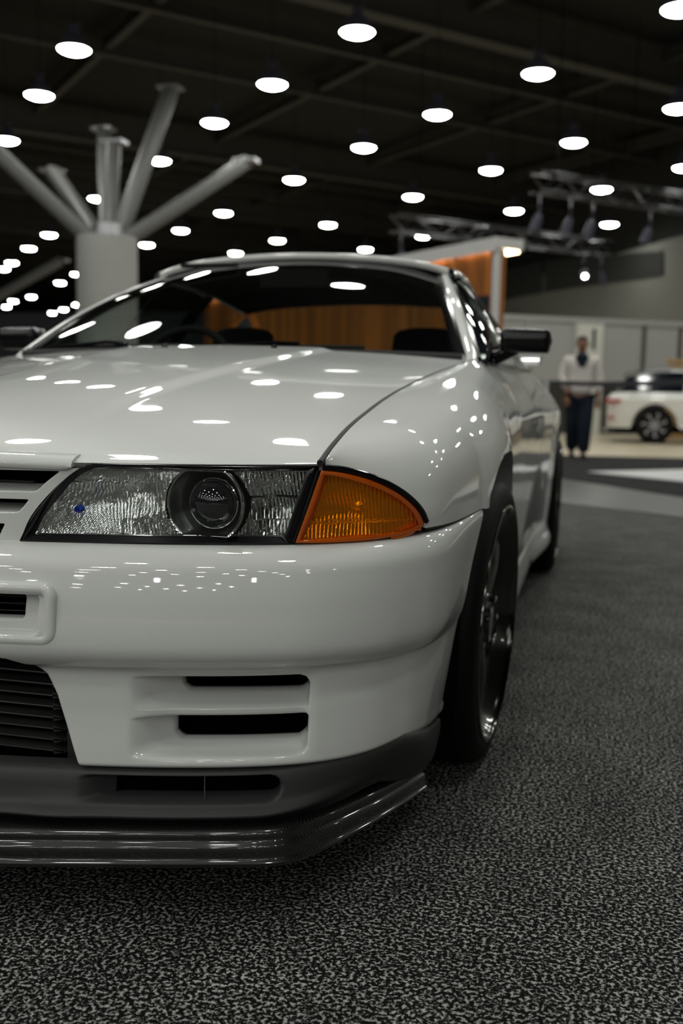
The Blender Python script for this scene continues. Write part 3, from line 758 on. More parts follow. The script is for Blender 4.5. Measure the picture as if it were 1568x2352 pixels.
    for t in np.linspace(0, 1, 20): G.append([mp(lamp_pt(*(ll[j]*(1-t)+lr[j]*t), .086)) for j in range(0, n, 3)])
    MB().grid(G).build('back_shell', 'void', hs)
    return hs
for s in (1, -1): build_headlamp(s)

# ---------------------------------------------------------------- amber corner lamps
CT = [(.6255, .7065), (.645, .7045), (.665, .700), (.690, .6915), (.712, .680), (.732, .665), (.748, .648), (.759, .631), (.7655, .612)]
CBt = [(.5915, .5945), (.62, .5935), (.65, .5935), (.68, .594), (.705, .5955), (.728, .598), (.745, .601), (.757, .605), (.7655, .6105)]
def build_corner(s):
    n = 46; T, Bt = spline(CT, n), spline(CBt, n)
    def pt(t, k, d):
        x = Bt[t]*(1-k)+T[t]*k; return np.array([s*x[0], float(plan_y(x[0]))+d, x[1]])
    # body: amber edge frame
    def inset(t, k): return t, k
    fr = MB(); NK = 13; ks = np.linspace(0, 1, NK)
    loop = [(t, 0.0) for t in range(n)]+[(n-1-t, 1.0) for t in range(1, n)]+[(0, k) for k in np.linspace(1, 0, 12)[1:-1]]
    cen = np.array([.668, .645])
    G = []
    for t, k in loop:
        x = Bt[t]*(1-k)+T[t]*k; v = cen-x; v = v/np.linalg.norm(v)
        row = []
        for o, d in ((0, .03), (0, .0), (.001, -.003), (.004, -.004), (.0075, -.003), (.0085, .001), (.0095, .012)):
            q = x+v*o; row.append((s*q[0], float(plan_y(q[0]))+d, q[1]))
        G.append(row)
    body = MB().grid(G, closed_u=True).build('corner_lamp', 'amberdeep', car, angle=50); tag(body, 'amber corner lamp with fluted lens')
    # fluted reflector seen through the lens
    NU, NV = 300, 40; G = np.zeros((NU, NV, 3)); Tf, Bf = spline(CT, NU), spline(CBt, NU)
    for i in range(NU):
        k = np.linspace(.03, .97, NV); x = Bf[i][0]*(1-k)+Tf[i][0]*k; z = Bf[i][1]*(1-k)+Tf[i][1]*k
        d = .010+.022*np.exp(-((x-.655)/.035)**2-((z-.645)/.03)**2)*(1+.0*z)
        d = d+.0022*np.abs(np.sin(math.pi*(x+.06*(z-.6))/.0052))+.0030*np.sin((z-.59)*75+x*18)+.004*((z > .622) & (z < .626))
        G[i] = np.stack([s*x, plan_y(x)+d, z], 1)
    MB().grid(G).build('reflector', 'ambersilver', body, angle=25)
    b = MB().lathe([(.0, .001), (.004, .008), (.014, .0105), (.03, .010)], 20, 'Y', (s*.672, float(plan_y(.672))+.020, .648)).build('bulb', 'ambersilver', body)
    G = []
    for t in range(n): G.append([pt(t, k, -.0015) for k in np.linspace(.0, 1, 16)])
    MB().grid(G).build('lens', 'amber', body, angle=179)
    # dark seal over the top edge
    MB().tube([(s*(p[0]+.002), float(plan_y(p[0]))+.004, p[1]+.0045) for p in spline(CT, 40)], .0052, 8).build('top_seal', 'trim', body)
    # pillar between headlamp and corner lamp
    MB().tube([(s*x, float(plan_y(x))+.004, z) for x, z in spline([(.5895, .594), (.600, .630), (.611, .668), (.6215, .706)], 14)], .0058, 8).build('side_seal', 'trim', body)
    # small amber wedge under the tip
    G = []
    for t in np.linspace(0, 1, 12):
        x = .722+.040*t; z0 = .5985+.009*t
        G.append([(s*x, float(plan_y(x))+dy, z0-h*(math.sin(math.pi*min(1, .15+t))**.5 if t < .85 else .5)) for h, dy in ((0, -.001), (.006, -.003), (.010, .004), (.010, .012))])
    MB().grid(G).build('amber_wedge', 'amberdeep', body)
for s in (1, -1): build_corner(s)
# ---------------------------------------------------------------- bonnet
seam_x = smooth_fn([.10, .2, .35, .50, .66, .85, 1.05, 1.25, 1.42, 1.6], [.627, .6245, .624, .625, .630, .641, .658, .681, .700, .715])
seam_z = smooth_fn([.08, .13, .20, .31, .49, .66, .85, 1.05, 1.25, 1.42, 1.6], [.7165, .7215, .740, .767, .799, .827, .854, .881, .905, .925, .935])
cen_z = smooth_fn([-.02, 0, .03, .08, .15, .30, .45, .80, 1.15, 1.36], [.714, .7195, .733, .752, .772, .803, .829, .881, .926, .951])
bon_rear = lambda x: 1.335+.085*(np.abs(x)/.69)**2
def bonnet_pt(a, b):
    # a in -1..1 across, b in 0..1 front to back
    Xr = .6275; x = a*Xr
    for _ in range(4):
        yf = float(plan_y(x))+.004; y = yf+(float(bon_rear(x))-yf)*b; x = a*(float(seam_x(y))-.0052)
    yf = float(plan_y(x))+.004
    q = (y-yf)/(float(bon_rear(x))-yf)                         # 0 at nose edge, 1 at cowl
    ys = .118+(1.405-.118)*q; yc = -.008+(1.335+.008)*q
    zs, zc = float(seam_z(ys)), float(cen_z(yc)); ax = abs(a)
    z = zs+(zc-zs)*(1-ax**2.3)
    # raised centre panel with soft creases
    cr = np.interp(y, [0, .35, .6, .95, 1.35], [.235, .22, .235, .27, .32])
    z += .0075*(1-float(sst(cr-.035, cr+.012, abs(x))))*float(sst(.10, .5, y))
    z -= .004*(1-float(sst(0, .03, q)))**2                       # rolled front edge
    return x, y, z
NA, NB = 121, 110
bs = np.concatenate([np.linspace(0, .10, 26)[:-1], np.linspace(.10, 1, NB-25)])
G = np.array([[bonnet_pt(a, b) for b in bs] for a in np.linspace(-1, 1, NA)])
# folded edges all round
first = G[:, :1]+np.array([0, .012, -.010]); last = G[:, -1:]+np.array([0, .004, -.02])
G = np.concatenate([first, G, last], 1)
fd = np.zeros((1, G.shape[1], 3)); fd[0, :, 2] = -.002-.023*sst(0, .10, np.linspace(0, 1, G.shape[1])); fd[0, :, 0] = .002
sl = G[:1]+fd; sr = G[-1:]+fd*np.array([-1, 1, 1])
bonnet = MB().grid(np.concatenate([sl, G, sr], 0)).build('bonnet', 'paint', car, angle=50)
for sgn in (1, -1):       # dark strip standing in for the shade in the gap beside the bonnet
    MB().tube([(sgn*(float(seam_x(y))-.0018), y, float(seam_z(y))-.0052) for y in np.linspace(.138, 1.43, 60)], .0056, 8).build('bonnet_gap_shade', 'rubber', bonnet)
# nose strip in front of the bonnet, over the grille
G = []
for x in np.linspace(-.268, .268, 60):
    e = 1-abs(x)/.268; k = min(1, e/.02)**.5 if e < .02 else 1
    y = float(plan_y(x)); zt = .7275-.004*(x/.27)**2
    cs = [(.052, zt-.004), (.032, zt+.0015), (.016, zt), (.002, zt-.006), (-.004, zt-.014), (-.003, zt-.020), (.004, zt-.0225), (.03, zt-.021)]
    zb = min(zt-.0225+.006*(1-min(1, e/.06))**2, zt-.004)
    G.append([(x, y+dy, max(z, zb)) for dy, z in spline(cs, 18)])
MB().grid(G).add(G[0], [tuple(range(18))]).add(G[-1], [tuple(range(17, -1, -1))]).build('nose_strip', 'paint', bonnet, angle=60)
# cowl with wipers
mb = MB(); g = []
for x in np.linspace(-.70, .70, 30):
    yr = float(bon_rear(x)); g.append([(x, yr-.02, .905), (x, yr+.01, .918-.012*(x/.7)**2), (x, yr+.10, .925-.012*(x/.7)**2)])
mb.grid(g).build('cowl', 'rubber', car)
# ---------------------------------------------------------------- fenders, doors, rear quarters
xp = smooth_fn([.10, .117, .155, .195, .24, .283, .345, .43, .52, .61, .70, .80, .90, 1.0, 1.1, 1.22, 1.3, 1.8, 2.4, 2.75, 3.0, 3.2, 3.515, 3.8, 4.1, 4.35, 4.52],
               [.577, .586, .65, .70, .738, .766, .788, .804, .815, .823, .833, .841, .845, .843, .836, .828, .825, .828, .832, .838, .850, .862, .868, .862, .835, .79, .70])
belt_x = smooth_fn([1.42, 1.50, 1.6, 1.8, 2.3, 3.0, 3.5, 4.0, 4.4, 4.52], [.700, .722, .738, .748, .762, .758, .735, .715, .68, .62])
belt_z = smooth_fn([1.42, 1.50, 1.6, 1.8, 2.3, 3.0, 3.5, 4.0, 4.4, 4.52], [.925, .917, .914, .913, .918, .935, .945, .945, .925, .90])
FENDER_N = np.array([(0, 0), (.10, .008), (.28, .034), (.50, .095), (.70, .20), (.85, .345), (.945, .52), (.99, .74), (1, 1)])
DOOR_N = np.array([(0, 0), (.12, .06), (.40, .17), (.66, .30), (.86, .42), (.985, .515), (1.0, .56), (.995, .80), (.985, 1)])
def section(Y):
    """side of the body at station Y from the bonnet seam or belt line down to the sill"""
    w_ = float(sst(1.25, 1.75, Y))
    if Y < 1.42: ax, az = float(seam_x(Y))+.0046, float(seam_z(Y))-.0005
    else: ax, az = float(belt_x(Y))+.0028, float(belt_z(Y))
    ex = max(float(xp(Y)), ax+.003); N = FENDER_N*(1-w_)+DOOR_N*w_
    if Y < .4:    # the nose tip is narrow: flatter section
        k = float(sst(.12, .4, Y)); N = N*k+(1-k)*np.stack([np.linspace(0, 1, 9), np.linspace(0, 1, 9)**1.6], 1)
    zl = .62
    pts = [(ax+(ex-ax)*fx, az+(zl-az)*fz) for fx, fz in N]
    for z in (.55, .46, .37, .28, .19): pts.append((pts[8][0]-.16*(.62-z)**2, z))
    return spline(pts, 260)
lt = spline(CT, 200)
lamp_top_y = plan_y(lt[:, 0])
def z_bottom(Y):
    if Y < lamp_top_y[-1]: return float(np.interp(Y, lamp_top_y, lt[:, 1]))+.0055
    if Y < .645: return float(np.interp(Y, [.283, .42, .55, .65], [.606, .605, .606, .606]))
    zz = .225
    for c in (WF, WR):
        q = abs(Y-c)/.372
        if q < 1: zz = max(zz, .30+.405*(1-q**2.4)**(1/2.4))
    return zz
def flare(Y, z):
    """rolled lip near the arches"""
    o = 0
    for c in (WF, WR):
        q = (abs(Y-c)/.372); r = ((q)**2.4+(max(z-.30, 0)/.405)**2.4)**(1/2.4)
        if r < 1.35 and Y > .62: o += .010*(1-float(sst(1.0, 1.28, r)))
    return o
def side_panel(name, ys, mat='paint', nv=60, lab=None, parent=car):
    out = []
    for sgn in (1, -1):
        G = []
        for Y in ys:
            c = section(Y); zb = z_bottom(Y)
            j = np.argmax(c[:, 1] <= zb) if (c[:, 1] <= zb).any() else len(c)-1
            j = max(j, 1); f = (c[j-1, 1]-zb)/(c[j-1, 1]-c[j, 1]+1e-9); f = min(max(f, 0), 1)
            end = c[j-1]*(1-f)+c[j]*f; cc = np.vstack([c[:j], end]); 
            s_ = np.concatenate([[0], np.cumsum(np.linalg.norm(np.diff(cc, axis=0), axis=1))]); s_ /= s_[-1]+1e-9
            t = np.linspace(0, 1, nv); x = np.interp(t, s_, cc[:, 0]); z = np.interp(t, s_, cc[:, 1])
            x = x+np.array([flare(Y, q) for q in z])
            col = np.stack([x, np.full(nv, Y), z], 1)
            col = np.vstack([col[0]+[-.001, 0, -.02], col, col[-1]+[-.012, 0, .004], col[-1]+[-.05, 0, .012]])
            G.append(col)
        G = np.array(G)
        G = np.concatenate([G[:1]+np.array([-.002, .004, -.008]), G, G[-1:]+np.array([-.012, -.002, 0])], 0)
        G[..., 0] *= sgn
        o = MB().grid(G).build(name, mat, parent, angle=50)
        if lab: tag(o, lab)
        out.append(o)
    return out
ca = [WF-.372*math.cos(a) for a in np.linspace(.02, math.pi-.02, 90)]; cr_ = [WR-.372*math.cos(a) for a in np.linspace(.02, math.pi-.02, 60)]
fy = sorted(set(np.round(np.concatenate([np.linspace(.146, .30, 40), np.linspace(.30, .64, 36), [y for y in ca if y > .646], np.linspace(1.273, 1.497, 12)]), 5)))
side_panel('fender', fy)
doors = side_panel('door', np.concatenate([np.linspace(1.503, 2.745, 50)]))
qy = sorted(set(np.round(np.concatenate([np.linspace(2.752, 3.14, 24), cr_, np.linspace(3.89, 4.52, 30)]), 5)))
side_panel('rear_quarter', qy)
# bumper top seam strip beside the corner lamp: dark gap under the fender edge
for sgn in (1, -1):
    pts = [(sgn*(float(plan_x(y))-.004), y, float(np.interp(y, [.283, .42, .55, .65], [.6045, .6035, .6045, .6045]))) for y in np.linspace(.29, .63, 24)]
    MB().tube(pts, .0028, 6).build('fender_seam', 'rubber', car)
# front splash wall closing the arch inside the bumper, and wheel-well liners
for c in (WF, WR):
    for sgn in (1, -1):
        g = []
        for a in np.linspace(-.15, math.pi+.15, 40):
            y = c-.385*math.cos(a)*1.0; z = .30+.40*math.sin(a)
            g.append([(sgn*.50, y, max(z, .12)), (sgn*.80, y, max(z, .12))])
        mb = MB().grid(g); mb.add([(sgn*.50, c-.39, .12), (sgn*.50, c+.39, .12), (sgn*.50, c+.39, .71), (sgn*.50, c-.39, .71)], [(0, 1, 2, 3)])
        mb.build('wheel_well', 'void', car)
# side skirts
for sgn in (1, -1):
    g = []
    for Y in np.linspace(1.285, 3.13, 60):
        f = float(sst(2.5, 3.13, Y)); f0 = 1-float(sst(1.28, 1.45, Y)); x = .813+.035*f+.012*f0
        cs = [(x-.012, .30), (x+.002, .285), (x+.006, .262), (x+.010+.01*f, .225), (x+.008+.01*f, .19), (x-.006, .168-.0*f), (x-.06, .165)]
        g.append([(sgn*q, Y, z) for q, z in spline(cs, 22)])
    g = [[(p[0]-sgn*.03, p[1], p[2]) for p in g[0]]]+g+[[(p[0]-sgn*.06, p[1], p[2]) for p in g[-1]]]
    MB().grid(g).build('side_skirt', 'paint', car, angle=60)
MB().box((0, 2.2, .20), (1.50, 2.0, .08)).build('floor_pan', 'void', car, smooth=False)
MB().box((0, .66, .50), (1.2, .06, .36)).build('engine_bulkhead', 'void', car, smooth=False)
# ---------------------------------------------------------------- roof, pillars, glass
ROOF_F = [(-.53, 2.105, 1.258), (-.45, 2.085, 1.278), (-.343, 2.065, 1.2935), (-.17, 2.05, 1.305), (0, 2.045, 1.309), (.17, 2.05, 1.305), (.343, 2.065, 1.2935), (.45, 2.085, 1.278), (.53, 2.105, 1.258)]
def roof_row(f):
    r = spline(ROOF_F, 41).copy(); y0 = r[:, 1].copy()
    yr = 3.10-.10*(r[:, 0]/.53)**2
    r[:, 1] = y0+(yr-y0)*f
    r[:, 2] += .034*math.sin(math.pi*min(f*1.25, 1)*.5)*(1-f)-.052*f**2*1.25+.012*f
    r[:, 0] *= 1+.02*math.sin(math.pi*f)-.03*f
    return r
G = np.array([roof_row(f) for f in np.linspace(0, 1, 30)])
G = np.concatenate([G[:1]+np.array([0, .004, -.024]), G[:1]+np.array([0, -.007, -.015]), G[:1]+np.array([0, -.006, -.005]), G, G[-1:]+np.array([0, -.01, -.02])], 0)
roof = MB().grid(G).build('roof', 'paint', car, angle=60)
g = [r+np.array([0, .006, -.03]) for r in G[3:-1]]; MB().grid(g).build('headliner', 'inner', roof)
# windscreen
def ws_base(k): x = .672*k; return np.array([x, float(bon_rear(x))+.012, .945-.008*k*k])
wt = spline(ROOF_F, 41)
def ws_top(k): 
    p = np.array([np.interp(k, np.linspace(-1, 1, 41), wt[:, i]) for i in range(3)]); p[0] *= .93; return p+np.array([0, 0, -.022])
G = []
for k in np.linspace(-1, 1, 41):
    b, t = ws_base(k), ws_top(k); 
    G.append([b+(t-b)*f+np.array([0, -.035, .018])*math.sin(math.pi*f)*(1-.15*k*k) for f in np.linspace(0, 1, 24)])
G = np.array(G)
MB().grid(G).build('windscreen', 'glass', car, angle=179)
WSG = G
# black moulding round the windscreen
for sgn, e in ((1, WSG[-1]), (-1, WSG[0])):
    g = []
    for p in e: g.append([p+np.array([-sgn*.022, 0, -.001]), p+np.array([0, -.006, .004]), p+np.array([sgn*.010, 0, .001]), p+np.array([sgn*.012, .02, -.015])])
    MB().grid(g).build('screen_moulding', 'trim', car)
MB().tube(WSG[:, -1]+np.array([0, .002, -.002]), .005, 6).build('screen_moulding', 'trim', car)
MB().tube(WSG[:, 0]+np.array([0, -.008, -.004]), .011, 6).build('screen_moulding', 'rubber', car)
# A pillars and roof rails (painted)
RAIL = []
for sgn in (1, -1):
    e = WSG[-1] if sgn == 1 else WSG[0]; g = []; outer = []
    for i, p in enumerate(e):
        f = i/(len(e)-1); wd = .050-.012*f
        a = p+np.array([sgn*.009, .004, .002]); o = p+np.array([sgn*(wd*.80), wd*1.05, -.004-.02*(1-f)**3])
        mid = (a+o)/2+np.array([sgn*.012, -.012, .006])
        g.append(spline([a+np.array([0, .012, -.01]), a, mid, o, o+np.array([-sgn*.02, .012, -.012])], 12)); outer.append(o)
    # run down into the fender top
    lo = [np.array(q)+np.array([sgn*.012, -.045, -.035]) for q in g[0]]
    MB().grid([lo]+g).build('a_pillar', 'paint', car, angle=60)
    rr_ = [G_[-1 if sgn == 1 else 0] for G_ in np.array([roof_row(f) for f in np.linspace(0, 1, 30)])]
    rail = []
    for q in rr_: rail.append([q+np.array([-sgn*.01, 0, .004]), q+np.array([sgn*.012, 0, -.002]), q+np.array([sgn*.022, 0, -.018]), q+np.array([sgn*.020, 0, -.032]), q+np.array([0, 0, -.034])])
    MB().grid(rail).build('roof_rail', 'paint', car, angle=60)
    RAIL.append((sgn, outer, rr_))
# side windows, seals, rear pillar
for sgn, outer, rr_ in RAIL:
    top = [np.array(p) for p in outer[1:]]+[q+np.array([sgn*.021, 0, -.030]) for q in rr_[2:]]
    top = spline(top, 70); g = []
    for p in top:
        y = max(p[1], 1.52); g.append([(p[0]*(1-f)+sgn*(float(belt_x(y))+.001)*f+sgn*.016*math.sin(math.pi*f), p[1]*(1-f)+y*f, p[2]*(1-f)+(float(belt_z(y))+.004)*f) for f in np.linspace(0, 1, 14)])
    g = np.array(g); nf = np.argmax(top[:, 1] > 2.62)
    MB().grid(g[:nf]).build('side_window', 'sideglass', doors[0 if sgn == 1 else 1], angle=179)
    MB().grid(g[nf+2:]).build('quarter_window', 'sideglass', car, angle=179)
    MB().grid(g[nf-2:nf+4]+np.array([sgn*.003, 0, 0])).build('b_pillar', 'trim', car, angle=179)
    MB().tube(g[:nf, 0]+np.array([sgn*.004, 0, -.003]), .010, 6).build('window_seal', 'trim', doors[0 if sgn == 1 else 1])
    ys = np.linspace(1.50, 3.05, 40); MB().tube([(sgn*(float(belt_x(y))+.001), y, float(belt_z(y))+.006) for y in ys], .008, 6).build('belt_seal', 'trim', car)
    MB().prism([(1.49, .912), (1.66, .912), (1.66, .985)], .012, (sgn*.728-.006, 0, 0), 'YZ').build('mirror_sail', 'trim', doors[0 if sgn == 1 else 1], smooth=False)
    # rear pillar
    cp = []
    for f in np.linspace(0, 1, 14):
        a = rr_[-1]+np.array([sgn*.02, 0, -.03]); t = np.array([sgn*(.52+.16*f), 3.03+.75*f, a[2]-(a[2]-.948)*f**1.15]); b_ = np.array([sgn*(.735-.01*f), 3.05+.72*f, .94])
        cp.append([t*(1-k)+b_*k+np.array([sgn*.02*math.sin(math.pi*k), 0, 0]) for k in np.linspace(0, 1, 10)])
    MB().grid(cp).build('rear_pillar', 'paint', car, angle=60)
# rear window and boot
def rw(k, f):
    tp = np.array([.50*k, 3.09-.09*k*k, 1.262-.035*k*k]); bt = np.array([.62*k, 3.76-.06*k*k, .955-.006*k*k])
    return tp+(bt-tp)*f+np.array([0, .02, .02])*math.sin(math.pi*f)
MB().grid([[rw(k, f) for f in np.linspace(0, 1, 16)] for k in np.linspace(-1, 1, 25)]).build('rear_window', 'glass', car, angle=179)
boot = MB().grid([[(x, y, .952-.012*(x/.7)**2-.03*((y-3.74)/.76)**2) for y in np.linspace(3.74, 4.5, 12)] for x in np.linspace(-.715, .715, 20)]).build('boot_lid', 'paint', car, angle=60)
mb = MB().grid([[(x*(1-.12*f**3), 4.5+.04*math.sin(math.pi*f)-.10*(abs(x)/.8)**4, .93-.68*f) for f in np.linspace(0, 1, 14)] for x in np.linspace(-.78, .78, 24)])
mb.build('rear_bumper', 'paint', car, angle=60)
wing = MB().grid([[(x, 4.20+.22*math.cos(h), 1.03+.02*math.sin(h)+.03*math.cos(h)) for h in np.linspace(0, 2*math.pi, 17)] for x in np.linspace(-.74, .74, 12)]).build('rear_wing', 'paint', car, angle=60)
for sgn in (1, -1): MB().box((sgn*.62, 4.25, .98), (.03, .16, .10)).build('wing_post', 'paint', wing, smooth=False)
for sgn in (1, -1):
    for k in (0, 1): MB().lathe([(0, .001), (0, .062), (.02, .066), (.03, .05)], 28, 'Y', (sgn*(.36+.17*k), 4.53, .76)).build('tail_lamp', P('red_tail_lamp', (.25, .01, .01), .2) if 'red' not in M else M['red'], car)
# wipers
for x0, x1 in ((-.10, .40), (-.62, -.14)):
    pts = [(x, float(bon_rear(x))+.035+.02*(x-x0), .953+.012*(x-x0)-.010*(x/.7)**2) for x in np.linspace(x0, x1, 12)]
    wp = MB().tube(pts, .006, 6).build('wiper_blade', 'rubber', car)
    MB().tube([(x0-.02, float(bon_rear(x0))+.02, .945), ((x0+x1)/2, float(bon_rear((x0+x1)/2))+.03, .966), tuple(np.array(pts[7])+[0, 0, .008])], .006, 6).build('wiper_arm', 'trim', wp)
for x in (-.14, .18): MB().lathe([(0, .009), (.006, .008), (.010, .001)], 12, 'Z', (x, 1.27, float(bonnet_pt(x/.69, .95)[2])-.001)).build('washer_jet', 'trim', bonnet)
# ---------------------------------------------------------------- mirrors
for sgn in (1, -1):
    G = []
    for i, t in enumerate(np.linspace(0, 1, 22)):
        x = .752+.150*t; e = min(1, min(t, 1-t)/.10) if True else 1; k = (1-(1-e)**2)**.5*.9+.1 if e < 1 else 1
        row = []
        for h in np.linspace(0, 2*math.pi, 29)[:-1]:
            cy, cz = math.copysign(abs(math.cos(h))**.45, math.cos(h)), math.copysign(abs(math.sin(h))**.5, math.sin(h))
            row.append((sgn*x, 1.655+.02*t+cy*.048*k*(1 if cy > 0 else 1.0), .990+cz*.0355*k))
        row.append(row[0]); G.append(row)
    mb = MB().grid(G); mb.add(G[0][:-1], [tuple(range(28))]); mb.add(G[-1][:-1], [tuple(range(27, -1, -1))])
    mir = mb.build('door_mirror', 'trim', car, angle=60); tag(mir, 'black rectangular door mirror')
    MB().box((sgn*.828, 1.716, .990), (.125, .004, .054)).build('mirror_glass', 'chrome', mir, smooth=False)
    MB().tube([(sgn*.735, 1.64, .945), (sgn*.765, 1.645, .955), (sgn*.80, 1.66, .968)], [.030, .024, .018], 10).build('mirror_foot', 'trim', mir)
# ---------------------------------------------------------------- cabin
dash = MB().grid([[(x, 1.40+.42*f, .915+.018*math.sin(math.pi*f)-.02*(x/.7)**2-(.22*(f-.9)/.1 if f > .9 else 0)) for f in np.linspace(0, 1, 16)] for x in np.linspace(-.68, .68, 20)]).build('dashboard', 'inner', car)
MB().tube([(-.36+.18*math.cos(h), 1.93+.06*math.sin(h), .87+.175*math.sin(h)) for h in np.linspace(0, 2*math.pi, 36, endpoint=False)], .014, 8, closed=True).build('steering_wheel', 'inner', car)
def seat(x):
    def blob(rows, n=24):
        G = []
        for y, z, hw, hd in rows:
            G.append([(x+hw*math.copysign(abs(math.cos(h))**.6, math.cos(h)), y+hd*math.copysign(abs(math.sin(h))**.7, math.sin(h)), z) for h in np.linspace(0, 2*math.pi, n, endpoint=False)])
        g = np.array(G); mb = MB(); mb.grid(np.concatenate([g, g[:, :1]], 1)); mb.add(g[-1], [tuple(range(n))]); return mb
    b = blob([(2.40, .45, .23, .08), (2.43, .60, .25, .08), (2.47, .75, .25, .07), (2.50, .88, .22, .06), (2.52, .96, .15, .055), (2.525, 1.00, .13, .05), (2.53, 1.055, .125, .05), (2.53, 1.075, .105, .045), (2.53, 1.085, .06, .03)]).build('seat', 'seat', car)
    MB().box((x, 2.18, .42), (.48, .5, .14)).build('cushion', 'seat', b, smooth=False)
seat(.385); seat(-.36)
MB().grid([[(x, 2.95+.25*f, .62+.34*f) for f in (0, .5, 1)] for x in np.linspace(-.62, .62, 8)]).build('rear_bench', 'seat', car)
MB().grid([[(x, 3.15+.55*f, .945) for f in (0, 1)] for x in np.linspace(-.64, .64, 8)]).build('parcel_shelf', 'inner', car)
MB().box((.02, 1.98, 1.215), (.24, .02, .06)).build('cabin_mirror', 'inner', car, smooth=False)
mv = MB()
MB().box((-.27, 1.93, 1.255), (.20, .03, .012), None).build('sun_visor', 'inner', car, smooth=False)
for sgn in (1, -1):
    MB().grid([[(sgn*(.70+.05*f), y, .91-.5*f) for f in (0, 1)] for y in np.linspace(1.45, 3.2, 6)]).build('door_card', 'inner', car)
# ---------------------------------------------------------------- wheels
def build_wheel(name):
    W = .245; hw = W/2
    t = MB().lathe([(-hw+.012, .258), (-hw+.002, .266), (-hw, .283), (-hw+.006, .302), (-hw+.022, .315), (-hw+.05, .318), (0, .3185), (hw-.05, .318), (hw-.022, .315), (hw-.006, .302), (hw, .283), (hw-.002, .266), (hw-.012, .258)], 96, 'X')
    root = t.build(name, 'tyre', car, angle=60)
    for y in (-.075, -.025, .025, .075):
        MB().lathe([(y-.004, .3195), (y, .316), (y+.004, .3195)], 72, 'X').build('tread_groove', 'void', root)
    MB().lathe([(-hw+.01, .264), (-hw+.012, .255), (-hw+.03, .249), (0, .230), (hw-.06, .230), (hw-.035, .240), (hw-.012, .254)], 96, 'X').build('rim_barrel', 'rim', root, angle=60)
    MB().lathe([(hw-.016, .253), (hw-.004, .256), (hw+.003, .261), (hw+.001, .267), (hw-.01, .269)], 96, 'X').build('rim_lip', 'riml', root, angle=60)
    MB().lathe([(hw-.085, .001), (hw-.085, .158), (hw-.095, .160), (hw-.10, .15)], 60, 'X').build('brake_disc', 'disc', root)
    MB().lathe([(hw-.09, .075), (hw-.040, .072), (hw-.028, .062), (hw-.026, .038), (hw-.018, .034), (hw-.016, .001)], 40, 'X').build('hub', 'rim', root)
    sp = None
    for k in range(6):
        a = 2*math.pi*k/6+.26
        if sp is None:
            g = []
            for r, w_, d, x in ((.045, .036, .030, hw-.042), (.09, .027, .030, hw-.036), (.15, .024, .028, hw-.032), (.205, .028, .026, hw-.036), (.236, .040, .024, hw-.044), (.246, .052, .02, hw-.050)):
                g.append([(x-d, -w_, r), (x-.004, -w_, r), (x+.004, -w_*.6, r), (x+.004, w_*.6, r), (x-.004, w_, r), (x-d, w_, r)])
            sp = MB().grid(g).build('spoke', 'rim', root, angle=40); sp.rotation_euler = (a, 0, 0)
        else: share(sp, root, rot=(a, 0, 0))
    nt = None
    for k in range(5):
        a = 2*math.pi*k/5
        l = (hw-.028, .052*math.cos(a), .052*math.sin(a))
        if nt is None: nt = MB().lathe([(0, .009), (.014, .0085), (.017, .001)], 6, 'X').build('lug_nut', 'chrome', root); nt.location = l
        else: share(nt, root, loc=l)
    MB().box((hw-.09, -.125, .05), (.07, .06, .16)).build('brake_caliper', 'trim', root, smooth=False)
    return root
w0_ = build_wheel('wheel')
w0_.location = (.722, WF, WZ); w0_.rotation_euler = (0, math.radians(1.8), math.radians(-3.5))
for x, y, rx in ((.765, WR, 0), (-.722, WF, math.pi), (-.765, WR, math.pi)):
    c = copy_tree(w0_, car); c.location = (x, y, WZ); c.rotation_euler = (0, math.radians(1.0 if x > 0 else -1.0), rx+(math.radians(-3.5) if y == WF and x < 0 else 0))
# ================================================================== the walking man
def skinned(name, V, Ed, R, mat, parent=None, sub=2, root=0, xform=None):
    me = bpy.data.meshes.new(name+'_cage'); me.from_pydata([tuple(v) for v in V], Ed, [])
    o = bpy.data.objects.new(name+'_cage', me); COL.objects.link(o)
    sk = o.modifiers.new('skin', 'SKIN'); sk.use_smooth_shade = True
    for i, s in enumerate(me.skin_vertices[0].data):
        s.radius = R[i] if isinstance(R[i], tuple) else (R[i], R[i]); s.use_root = (i == root)
    ss = o.modifiers.new('sub', 'SUBSURF'); ss.levels = sub; ss.render_levels = sub
    dg = bpy.context.evaluated_depsgraph_get(); me2 = bpy.data.meshes.new_from_object(o.evaluated_get(dg))
    bpy.data.objects.remove(o, do_unlink=True)
    me2.name = name; me2.materials.clear(); me2.materials.append(M[mat]); finish(me2, True, 179)
    r = bpy.data.objects.new(name, me2); COL.objects.link(r); r.parent = parent
    return r
M['skin'] = P('brown_skin', (.22, .095, .05), .55)
M['jacket'] = P('cream_jacket_cloth', (.62, .58, .55), .85, spec=.2, bump=(40, .3))
M['navycloth'] = P('navy_cloth', (.010, .020, .032), .9, spec=.2)
M['jeans'] = P('dark_blue_jeans', (.007, .012, .020), .85, spec=.2)
M['shoe'] = P('dark_shoe', (.010, .013, .018), .6)
M['hair'] = P('short_dark_hair', (.03, .016, .010), .8)
pg = at(1325, 1052, Z=0.0)
man = empty('person', (pg[0], pg[1], 0.008), math.radians(4)); tag(man, 'man in cream jacket and dark jeans walking on the aisle carpet', 'person')
man.scale = (.97, .97, .97)
